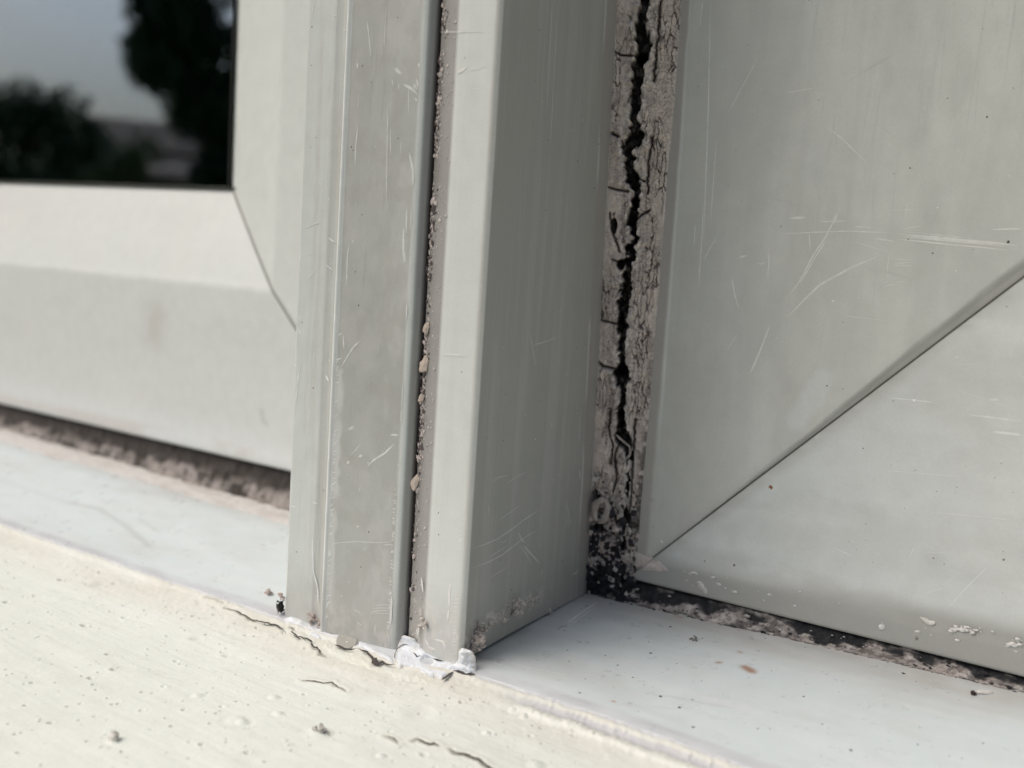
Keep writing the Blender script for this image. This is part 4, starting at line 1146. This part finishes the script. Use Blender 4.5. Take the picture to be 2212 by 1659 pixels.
NC = (0, -.75, .65)
fil = patch('filler_blob', [cD(*p) for p in [(1190, 985), (1215, 960), (1255, 962), (1300, 978), (1345, 1020), (1370, 1060), (1430, 1100), (1540, 1160), (1640, 1190), (1672, 1165), (1680, 1090), (1705, 1066), (1760, 1075), (1800, 1110), (1818, 1180), (1812, 1235), (1838, 1285), (1770, 1285), (1650, 1262), (1600, 1300), (1560, 1335), (1440, 1305), (1330, 1245), (1180, 1232), (1160, 1190), (1142, 1150), (1160, 1080), (1172, 1030)]],
            hit_corner, NC, 1.5, white, 1.3, 3.0, 411, soft=9., rough=.12, holes=[(*cD(1432, 1172), 8, 7)])
tag(fil, 'white lumpy filler smeared over the right foot of the post', 'filler')
cr2 = Ribbons()
for pts, wd in [([cD(1165, 1175), (cD(1180, 1085)), cD(1215, 1055), cD(1245, 1045), cD(1285, 1055)], .45), ([cD(1315, 1115), cD(1340, 1125), cD(1352, 1150), cD(1385, 1140)], .55), ([cD(1480, 1165), cD(1530, 1180), cD(1580, 1190)], .5),
                ([cD(1720, 1110), cD(1745, 1130), cD(1740, 1165)], .35)]:
    q = hit_corner([p[0] for p in pts], [p[1] for p in pts]); cr2.add(q, wd, NC, (.05, .05, .05), lift=1.75, jit=.15)
cr2.build('crack', M_SOIL, fil)
blk = patch('filler_nodule', [cD(*p) for p in [(1668, 1185), (1678, 1100), (1700, 1070), (1745, 1064), (1790, 1095), (1815, 1150), (1822, 1215), (1800, 1250), (1740, 1255), (1680, 1235)]], hit_corner, NC, 3.2, white, 1.2, 3.0, 415, parent=fil, rough=.35, soft=20.)
st1 = patch('filler_smear', [cD(*p) for p in [(850, 1005), (905, 1018), (1000, 1070), (1130, 1135), (1165, 1185), (1150, 1205), (1060, 1165), (990, 1130), (900, 1072), (850, 1072)]], hit_corner, NC, 1.2, white, 1.3, 1.5, 421)
tag(st1, 'blue-white paint smear beside the grey disc at the foot of the post', 'paint patch', 'paint patches at the foot of the post')
st2 = patch('filler_smear', [cD(*p) for p in [(425, 862), (480, 880), (550, 955), (545, 992), (500, 985), (445, 962)]], hit_corner, NC, 1.0, white, 1.3, 1.2, 431)
tag(st2, 'small blue-white paint patch under the pink crumbs at the left foot of the post', 'paint patch', 'paint patches at the foot of the post')
st3 = patch('filler_smear', [cD(*p) for p in [(240, 812), (300, 800), (380, 830), (410, 862), (370, 885), (300, 880), (245, 895)]], hit_corner, NC, 1.0, white, 1.3, 1.2, 441)
tag(st3, 'blue-white paint patch under the left edge of the post', 'paint patch', 'paint patches at the foot of the post')
# cream paint film climbing on the post foot
pf = patch('paint_film', [cD(*p) for p in [(0, 790), (120, 790), (200, 800), (240, 860), (330, 885), (400, 905), (440, 960), (500, 1000), (570, 985), (560, 905), (600, 920), (665, 1000), (660, 1040), (740, 1095), (820, 1085), (880, 1090), (950, 1140), (985, 1165), (985, 1200), (1060, 1205), (1170, 1225), (1330, 1245), (1440, 1310), (1560, 1345), (1500, 1400), (1200, 1330), (900, 1240), (600, 1120), (400, 1040), (200, 940), (0, 900)]],
           hit_corner, NC, .9, cream, 1.5, 3.5, 451, mat=M_PAINT, rough=.7, soft=22.)
tag(pf, 'cream paint film with ragged edge lapping the foot of the post', 'paint film')
gd = patch('wax_disc', [cD(760 + 92 * math.cos(a) * (1 + .06 * math.sin(3 * a)), 1012 + 68 * math.sin(a)) for a in np.linspace(0, 6.0, 22)], hit_corner, NC, 1.25, lambda gx, gy, d: np.tile(np.array([.34, .335, .30]), gx.shape + (1,)), 1.3, 2.5, 461, mat=M_SILL, rough=.05, soft=2.5)
tag(gd, 'flat grey round spot on the foot of the post between paint patches', 'spot')

dk = Ribbons()
for pts, wd in [([cD(665, 1045), cD(720, 1072), cD(790, 1088), cD(850, 1080)], .7), ([cD(850, 1080), cD(910, 1100), cD(980, 1150), cD(1005, 1190), cD(1040, 1205), cD(1070, 1190), (cD(1130, 1215)), cD(1170, 1215)], .9),
                ([cD(980, 1160), cD(1000, 1200), cD(1050, 1210)], 2.4), ([cD(1560, 1345), cD(1600, 1310), cD(1650, 1268)], 1.3), ([cD(1650, 1265), cD(1700, 1278), cD(1780, 1296), cD(1835, 1290)], 1.2),
                ([cD(0, 838), cD(50, 860), cD(120, 870), cD(200, 895), cD(240, 915), cD(245, 945)], .55), ([cD(290, 900), cD(312, 905), cD(318, 955), cD(360, 985), cD(430, 1000), cD(470, 1015), cD(490, 1060), cD(530, 1080), cD(540, 1110), cD(565, 1130)], .55),
                ([cD(185, 700), cD(195, 760), cD(192, 800)], .8)]:
    q = hit_corner([p[0] for p in pts], [p[1] for p in pts]); dk.add(q, wd, NC, (.07, .065, .06), lift=1.6, jit=.25)
dk.build('crack', M_SOIL, pf)
o = patch('exposed_plastic', [cD(*p) for p in [(990, 1150), (1060, 1168), (1080, 1190), (1045, 1208), (1005, 1200)]], hit_corner, NC, 1.75, lambda gx, gy, d: np.tile(np.array([.33, .32, .30]), gx.shape + (1,)), 1.3, .6, 462, mat=M_SILL, parent=pf, rough=.05)
# dark hole left of the post foot
o = disp_lumps('dirt_clump', hit_corner(*[np.array([v]) for v in cD(203, 715)])[0], 1.9, (.02, .02, .02), None, M_SOIL, n=7, spread=.9)
tag(o, 'black dirt clump tucked against the left foot of the post', 'dirt clump')


def crumb(pxy, hf, r, n, sp, col, label, cat='crumb', group='pink sealant crumbs at the post foot', off=(0, -.5, .5)):
    p = hf(np.array([pxy[0]]), np.array([pxy[1]]))[0] + np.array(off) * r
    o = disp_lumps('sealant_crumb', p, r, col, None, M_GRIT, n=n, spread=sp); tag(o, label, cat, group); return o


PKC = (.56, .48, .44)
crumb(cD(95, 610), hit_sill, 1.4, 4, 1.2, PKC, 'pink crumb lying on the sill just left of the post')
crumb(cD(215, 640), hit_front, 1.0, 6, .9, PKC, 'thin pink crumbs stuck to the left edge of the post')
crumb(cD(480, 832), hit_corner, 1.1, 14, 1.6, PKC, 'pink crumb cluster on the left strip of the post foot')
crumb(cD(550, 882), hit_corner, 1.0, 12, 1.4, PKC, 'pink crumb cluster right against the bead of the post foot')
crumb(cD(1800, 1010), hit_side, 1.5, 26, 2.3, (.50, .45, .41), 'largest pinkish sealant lump low on the shaded side of the post', off=(.3, 0, 0))
crumb(cD(1840, 900), hit_side, 1.1, 18, 2.0, (.48, .43, .39), 'cracked sealant lump above the largest one on the shaded post side', off=(.3, 0, 0))
crumb(cD(2140, 720), hit_side, 1.5, 14, 2.0, (.55, .50, .46), 'pale sealant lump midway along the shaded post side', off=(.3, 0, 0))
crumb(cD(1400, 870), hit_front, 1.0, 8, 1.3, (.62, .57, .52), 'pale crumb stuck low on the bright strip of the post')
crumb(cC(748, 1472), hit_side, .8, 4, .8, (.55, .52, .48), 'tiny pale crumb in the gap between post side and sill', off=(.5, 0, .3))
L = Lumps()
for k in range(150):
    t = rng.random(); y = 12 + 46 * t + rng.normal(0, 2); z = 9 + 3 * t + rng.normal(0, 1.5)
    L.add((.1, y, z), .2 + rng.exponential(.25), (.50, .46, .42), (.5, 1, 1), rough=.5)
o = L.build('rubbed_crumbs', M_GRIT, pr_); o['kind'] = 'stuff'

# flakes on the right frame foot
f1_ = patch('sealant_chip', [cF(*p) for p in [(388, 242), (410, 212), (440, 196), (470, 196), (500, 222), (522, 245), (480, 250), (430, 246)]], h_lip, NF, .5, lambda gx, gy, d: mixc(np.tile(np.array([.60, .55, .51]), gx.shape + (1,)), .5 * ss(.5, .6, vn(gx * .08, gy * .6, 7)), (.42, .38, .35)), 1.2, 1.5, 471, mat=M_GRIT)
tag(f1_, 'fan-shaped pink chip of sealant below the start of the mitre joint', 'chip', 'pale chips stuck on the right frame')
f2_ = patch('sealant_chip', [cF(*p) for p in [(652, 292), (672, 290), (700, 330), (698, 352), (680, 345), (655, 322)]], h_lip, NF, .5, lambda gx, gy, d: np.tile(np.array([.62, .60, .56]), gx.shape + (1,)), 1.2, 2.5, 472, mat=M_GRIT)
tag(f2_, 'ragged pale chip stuck on the lower lip of the right frame', 'chip', 'pale chips stuck on the right frame')
f3_ = patch('sealant_chip', [cF(*p) for p in [(1712, 462), (1735, 470), (1795, 492), (1770, 508), (1745, 500)]], h_lip, NF, .35, lambda gx, gy, d: np.tile(np.array([.64, .62, .58]), gx.shape + (1,)), 1.2, 2.5, 473, mat=M_GRIT)
tag(f3_, 'thin pale chip on the frame lip left of the white paint specks', 'chip', 'pale chips stuck on the right frame')
f4_ = patch('sealant_chip', [(1352, 1195), (1372, 1188), (1395, 1200), (1412, 1207), (1392, 1226), (1375, 1228), (1360, 1215)], h_lip, NF, .9, lambda gx, gy, d: np.tile(np.array([.50, .45, .41]), gx.shape + (1,)), 1.2, 3, 474, mat=M_GRIT)
tag(f4_, 'pinkish lump of sealant bridging bead and frame corner', 'chip', 'pale chips stuck on the right frame')
L = Lumps()
for k in range(110):
    u_ = rng.random()
    if u_ < .45: cx, cy = rng.normal(1930, 30), rng.normal(522, 9)
    elif u_ < .6: cx, cy = rng.normal(2172, 22), rng.normal(588, 9)
    elif u_ < .75: cx, cy = rng.normal(630, 22), rng.normal(250, 5)
    else: cx = rng.uniform(560, 2200); cy = 300 + (cx - 600) * .19 + rng.normal(0, 25)
    if cy < 250 + (cx - 640) * .15: continue
    q = h_lip([cF(cx, cy)[0]], [cF(cx, cy)[1]])[0]
    L.add(q + np.array([0, -.05, 0]), min(.2 + rng.exponential(.25), .9), (.70, .69, .66), (1.3, .3, .7), rough=.6)
q = h_lip([cF(1535, 512)[0]], [cF(1535, 512)[1]])[0]; L.add(q, 1.3, (.66, .66, .64), (1, .3, 1), rough=.4)
o = L.build('paint_specks', M_GRIT, r_ra); o['kind'] = 'stuff'
L = Lumps()
for (pp, r, col) in [(cE(985, 650), .8, (.85, .85, .83)), (cE(1775, 455), .4, (.8, .8, .8)), (cE(1655, 50), .4, (.8, .8, .8)), (cE(1145, 630), .35, (.75, .75, .73)), (cE(620, 888), .35, (.75, .75, .73)), (cE(945, 1195), .4, (.05, .05, .05)),
                     (cE(1045, 1215), .3, (.08, .08, .08)), (cE(1468, 253), .35, (.05, .05, .05)), (cE(1625, 342), .4, (.06, .06, .06)), (cE(2110, 270), .7, (.05, .05, .05)), (cE(650, 170), .3, (.08, .08, .08)), (cE(1048, 785), .3, (.08, .08, .08)),
                     ((2047, 212), .35, (.1, .1, .1)), ((2132, 253), .5, (.04, .04, .04)), ((1966, 363), .4, (.06, .06, .06)), ((2180, 380), .45, (.85, .85, .83)), ((1487, 187), .7, (.2, .19, .18)), (cC(1508, 215), .9, (.75, .76, .75)),
                     (cC(1530, 978), 1.1, (.70, .68, .63)), (cC(1475, 875), .8, (.18, .10, .07)), (cC(1420, 990), .4, (.1, .09, .08))]:
    q = h_st([pp[0]], [pp[1]])[0]; L.add(q, r * .72, col, (1, .35, 1), rough=.4)
for k in range(28):
    q = h_st([rng.uniform(1500, 2200)], [rng.uniform(0, 560)])[0]; d_ = rng.random() < .5
    L.add(q, rng.uniform(.1, .2), (.1, .1, .09) if d_ else (.75, .75, .73), (1, .35, 1))
o = L.build('specks', M_GRIT, r_st); o['kind'] = 'stuff'
# soft stains: rust dab, pale wipe
def film(name, pts, hf, n, col, parent, th=.10, seed=1, rag=3): return patch(name, pts, hf, n, th, lambda gx, gy, d: np.tile(np.array(col, float), gx.shape + (1,)), 1.6, rag, seed, mat=M_SCR, parent=parent, rough=.1, soft=2)
L = Lumps()
for (pp, r, col) in [(cE(1503, 1290), 1.0, (.86, .87, .86)), (cE(1780, 1010), .4, (.8, .8, .8)), (cE(1178, 1598), .35, (.08, .07, .06)), (cE(1370, 1293), .35, (.25, .2, .17)), (cF(455, 32), .0, (0, 0, 0)), (cF(1780, 183), .45, (.15, .11, .08)),
                     (cF(2115, 190), .5, (.1, .08, .07)), (cF(690, 197), .5, (.12, .11, .10)), (cF(830, 216), .7, (.15, .14, .13)), (cF(1700, 565), .9, (.24, .24, .23)), (cE(2100, 685), .3, (.1, .1, .1)), ((1665, 1053), 1.1, (.28, .13, .07))]:
    if r == 0: continue
    q = h_ra([pp[0]], [pp[1]])[0]; L.add(q, r * .72, col, (1, .35, 1), rough=.5)
for k in range(22):
    q = h_ra([rng.uniform(1800, 2200)], [rng.uniform(980, 1280)])[0]; L.add(q, rng.uniform(.12, .25), (.15, .14, .13), (1, .35, 1))
o = L.build('specks', M_GRIT, r_ra); o['kind'] = 'stuff'
L = Lumps()
for k in range(70):      # specks on the post
    x = rng.uniform(-93, -3); z = rng.uniform(0, 250)
    if -35 < x < -15 or -73 < x < -67: continue
    y = -2.42 if -68 < x < -35 else -.05
    L.add((x, y, z), rng.uniform(.14, .34), (.08, .08, .075) if rng.random() < .6 else (.8, .8, .78), (1, .35, 1))
for k in range(60):
    y = rng.uniform(4, 88); z = rng.uniform(8, 250)
    L.add((.05, y, z), rng.uniform(.14, .32), (.07, .07, .065) if rng.random() < .4 else (.65, .65, .63), (.35, 1, 1))
o = L.build('specks', M_GRIT, post); o['kind'] = 'stuff'
L = Lumps()
for k in range(60):
    x = rng.uniform(-10, 190); y = rng.uniform(-4, 96)
    L.add((x, y, float(sill_z(np.array(x), np.array(y)))), rng.uniform(.14, .34), (.1, .1, .09), (1.3, 1, .4))
for (pp, r) in [(cF(480, 842), .55), (cF(527, 510), .5), (cF(1162, 842), .4), (cF(1638, 732), .6), (cF(1387, 1098), .5), (cF(635, 988), .5), (cF(95, 825), .4), (cF(275, 693), .4), (cF(568, 895), .5), (cF(1705, 1070), .35), (cF(433, 636), .5)]:
    q = hit_sill([pp[0]], [pp[1]])[0]; L.add(q, r, (.06, .06, .055), (1.2, 1, .5))
o = L.build('specks', M_GRIT, sill); o['kind'] = 'stuff'
o = flake(cF(2026, 824), hit_sill, 2.2, (0, 0, 1), (.62, .61, .58), 'paint_flake'); tag(o, 'pale curled flake on the sill by the right end of the black sealant', 'flake')
o = disp_lumps('dirt_grain', hit_sill([cF(1972, 832)[0]], [cF(1972, 832)[1]])[0] + np.array([0, 0, .4]), 1.0, (.05, .035, .035), None, M_SOIL); tag(o, 'black grain beside the pale flake on the sill', 'grain')
o = disp_lumps('dirt_grain', hit_sill([cF(648, 577)[0]], [cF(648, 577)[1]])[0] + np.array([0, 0, .2]), .7, (.20, .19, .18), None, M_GRIT, n=5, spread=1.1); tag(o, 'small grey curl of dust on the sill above the rust spots', 'grain')
o = disp_lumps('stone_grain', hit_ledge(*c1(697, 1492)) + np.array([0, 0, 1.2]), 2.0, (.60, .59, .54), None, M_GRIT, sq=(1, 1, 1.1)); tag(o, 'grey grit stone stuck in the cream paint near the lower left', 'grit stone')
o = disp_lumps('stone_grain', hit_ledge(*c1(1955, 1448)) + np.array([0, 0, .6]), 1.9, (.55, .54, .49), None, M_GRIT, n=5, spread=1.2); tag(o, 'paint-covered grit lump on the ledge below the hairline crack', 'grit stone')

# ================================================================== WHAT THE GLASS REFLECTS
GZ = -1.6
M_LEAF = plain('leaf', (.045, .085, .03), .6, .5, 1.5); M_LEAF2 = plain('yellow_green_leaf', (.09, .13, .03), .6, .4, 1.5); M_BARK = plain('bark', (.08, .06, .045), .9)
M_GROUND = plain('garden_ground', (.10, .12, .06), .95, .4, .7); M_WALLR = plain('rendered_wall', (.17, .13, .095), .9, .45, .9); M_ROOF = plain('roof_tile', (.12, .085, .06), .85, .5, 1.2)
M_PALEW = plain('pale_wall', (.36, .28, .21), .9, .4, 1.5)
me = bpy.data.meshes.new('ground'); me.from_pydata([(-400, -400, GZ), (400, -400, GZ), (400, 400, GZ), (-400, 400, GZ)], [], [(0, 1, 2, 3)])
o = link(me, 'ground', M_GROUND); tag(o, 'green garden ground below the window', 'ground', kind='structure')


def pos(az, dist):
    a = math.radians(az); return -math.sin(a) * dist, -math.cos(a) * dist


def leaves(cs, n, size, mat, name, parent):
    V = np.zeros((n * 4, 3)); k = rng.integers(0, len(cs), n); cs = np.asarray(cs, float)
    wts = cs[:, 3] ** 2; k = rng.choice(len(cs), n, p=wts / wts.sum())
    d = rng.normal(0, 1, (n, 3)); d /= np.linalg.norm(d, axis=1, keepdims=True)
    p = cs[k, :3] + d * (cs[k, 3] * 1.3 * rng.random(n) ** .55)[:, None]
    a = rng.normal(0, 1, (n, 3)); a /= np.linalg.norm(a, axis=1, keepdims=True); b = np.cross(a, rng.normal(0, 1, (n, 3))); b /= np.linalg.norm(b, axis=1, keepdims=True)
    s = size * rng.uniform(.6, 1.3, (n, 1))
    V[0::4] = p - a * s; V[1::4] = p + b * s * .5; V[2::4] = p + a * s; V[3::4] = p - b * s * .5
    me = raw_mesh(name, V / U, np.arange(n * 4).reshape(n, 4), None, False)
    return link(me, name, mat, parent)


def stick(p, q, r0, r1):
    p = np.array(p, float); q = np.array(q, float); t = q - p; t /= np.linalg.norm(t); a = np.cross(t, (.3, .9, .1)); a /= np.linalg.norm(a); b = np.cross(t, a)
    an = np.linspace(0, 2 * math.pi, 9)[:-1]
    V = [c + r * (a * math.cos(x) + b * math.sin(x)) for c, r in ((p, r0), (q, r1)) for x in an]
    Fc = [(i, (i + 1) % 8, 8 + (i + 1) % 8, 8 + i) for i in range(8)]
    return V, Fc


def tree(label, az, dist, h, blobs, n, size, mat, name='tree'):
    x, y = pos(az, dist); root = bpy.data.objects.new(name, None); sc.collection.objects.link(root); root.location = (x, y, GZ)
    tag(root, label, 'tree', 'trees across the garden')
    V = []; Fc = []
    def add(p, q, r0, r1):
        v, f = stick(p, q, r0, r1); b = len(V); V.extend(v); Fc.extend([tuple(i + b for i in ff) for ff in f])
    add((0, 0, 0), (0, 0, h * .55), h * .025, h * .015)
    for (bx, by, bz, br) in blobs[:14]: add((0, 0, h * .35 + .3 * min(bz, h) * .5), (bx, by, bz), h * .010, h * .003)
    tm = raw_mesh('trunk', np.array(V) / U, np.array(Fc), None, True); t = bpy.data.objects.new('trunk', tm); tm.materials.append(M_BARK); sc.collection.objects.link(t); t.parent = root
    c = leaves(blobs, n, size, mat, 'crown', None); c.parent = root
    return root


def side(az): a = math.radians(az); return np.array([-math.cos(a), math.sin(a)])   # to the left in the reflection


rng = np.random.default_rng(21)
bl = []
sd_ = side(49.2)
for k in range(95):
    zt = 1.8 + 4.6 * k / 95 + rng.normal(0, .1); r_ = rng.uniform(.16, .36)
    L_ = float(np.interp(zt, [1.8, 2.3, 2.75, 3.0, 3.3, 3.8, 4.3, 5, 6.4], [.5, .65, .42, .6, .95, 1.4, 1.3, 1.5, 1.0])) - r_
    v = L_ - abs(rng.normal(0, .75)) if k % 3 else L_ - rng.uniform(0, .25)
    v = max(v, -1.7); dd_ = rng.normal(0, .4); bl.append((sd_[0] * v - sd_[1] * dd_, sd_[1] * v + sd_[0] * dd_, zt, r_))
tree('big dark leafy tree reflected in the right half of the window glass', 49.2, 14, 8, bl, 30000, .075, M_LEAF)
bl = []
for k in range(34):
    zt = rng.uniform(1.2, 4.7); q_ = 1.5 * (1 - .5 * (zt - 1.2) / 3.5); bl.append((rng.normal(0, q_ * .8), rng.normal(0, q_ * .8), zt, rng.uniform(.35, .6)))
tree('lower dark tree reflected at the left end of the window glass', 58.6, 30, 5, bl, 7000, .12, M_LEAF)
bl = [(rng.normal(0, 1.3), rng.normal(0, 1.3), rng.uniform(.8, 4.2), rng.uniform(.6, .9)) for k in range(16)]
tree('yellow-green bush reflected between the two darker trees', 54.9, 36, 4.4, bl, 5000, .14, M_LEAF2)
FAR = ['far bushy tree at the left end of the row across the garden', 'far bushy tree second from the left end of the row', 'far bushy tree third from the left end of the row', 'far bushy tree facing straight out from the window post', 'far bushy tree just right of the one facing the post', 'far bushy tree in the middle of the right part of the row', 'far bushy tree left of the last two in the row', 'far bushy tree last but one at the right end of the row', 'far bushy tree at the right end of the row across the garden']
for i in range(9):
    bl = [(rng.normal(0, 1.6), rng.normal(0, 1.6), rng.uniform(.5, 3.2), rng.uniform(.7, 1.1)) for k in range(12)]
    tree(FAR[i], 70 - i * 17 if i > 2 else 66 + i * 6, 40, 4, bl, 2500, .2, M_LEAF)


def house(az, dist, wd, hh, rh, label, mw):
    x, y = pos(az, dist); root = bpy.data.objects.new('house', None); sc.collection.objects.link(root); root.location = (x, y, GZ); root.rotation_euler = (0, 0, -math.radians(az))
    tag(root, label, 'house', 'low houses across the garden')
    def part(name, v, f, m, par=root):
        me_ = bpy.data.meshes.new(name); me_.from_pydata(v, [], f); me_.materials.append(m); o_ = bpy.data.objects.new(name, me_); sc.collection.objects.link(o_); o_.parent = par; return o_
    w2 = wd / 2; d2 = 3
    bf = [(0, 1, 3, 2), (4, 6, 7, 5), (0, 4, 5, 1), (2, 3, 7, 6), (0, 2, 6, 4), (1, 5, 7, 3)]
    bx = lambda a, b, c, d, e, f_: [(i, j, k) for i in (a, b) for j in (c, d) for k in (e, f_)]
    part('wall', bx(-w2, w2, -d2, d2, 0, hh), bf, mw)
    part('roof', [(-w2 - .3, -d2 - .3, hh), (w2 + .3, -d2 - .3, hh), (w2 + .3, d2 + .3, hh), (-w2 - .3, d2 + .3, hh), (-w2 - .3, 0, hh + rh), (w2 + .3, 0, hh + rh)],
         [(0, 1, 5, 4), (2, 3, 4, 5), (0, 4, 3), (1, 2, 5), (0, 3, 2, 1)], M_ROOF)
    for k in range(3):
        cx = -w2 + wd * (k + .5) / 3
        part('window', bx(cx - .5, cx + .5, d2, d2 + .05, 1.0, 2.2), bf, M_BARK)


house(53.4, 44, 5.6, 4.6, 1.3, 'reddish-brown low house reflected behind the dark tree', M_WALLR)
house(51.2, 40, 2.2, 3.5, .8, 'pale low outbuilding reflected near the foot of the dark tree', M_PALEW)
print('built', len(bpy.data.objects))
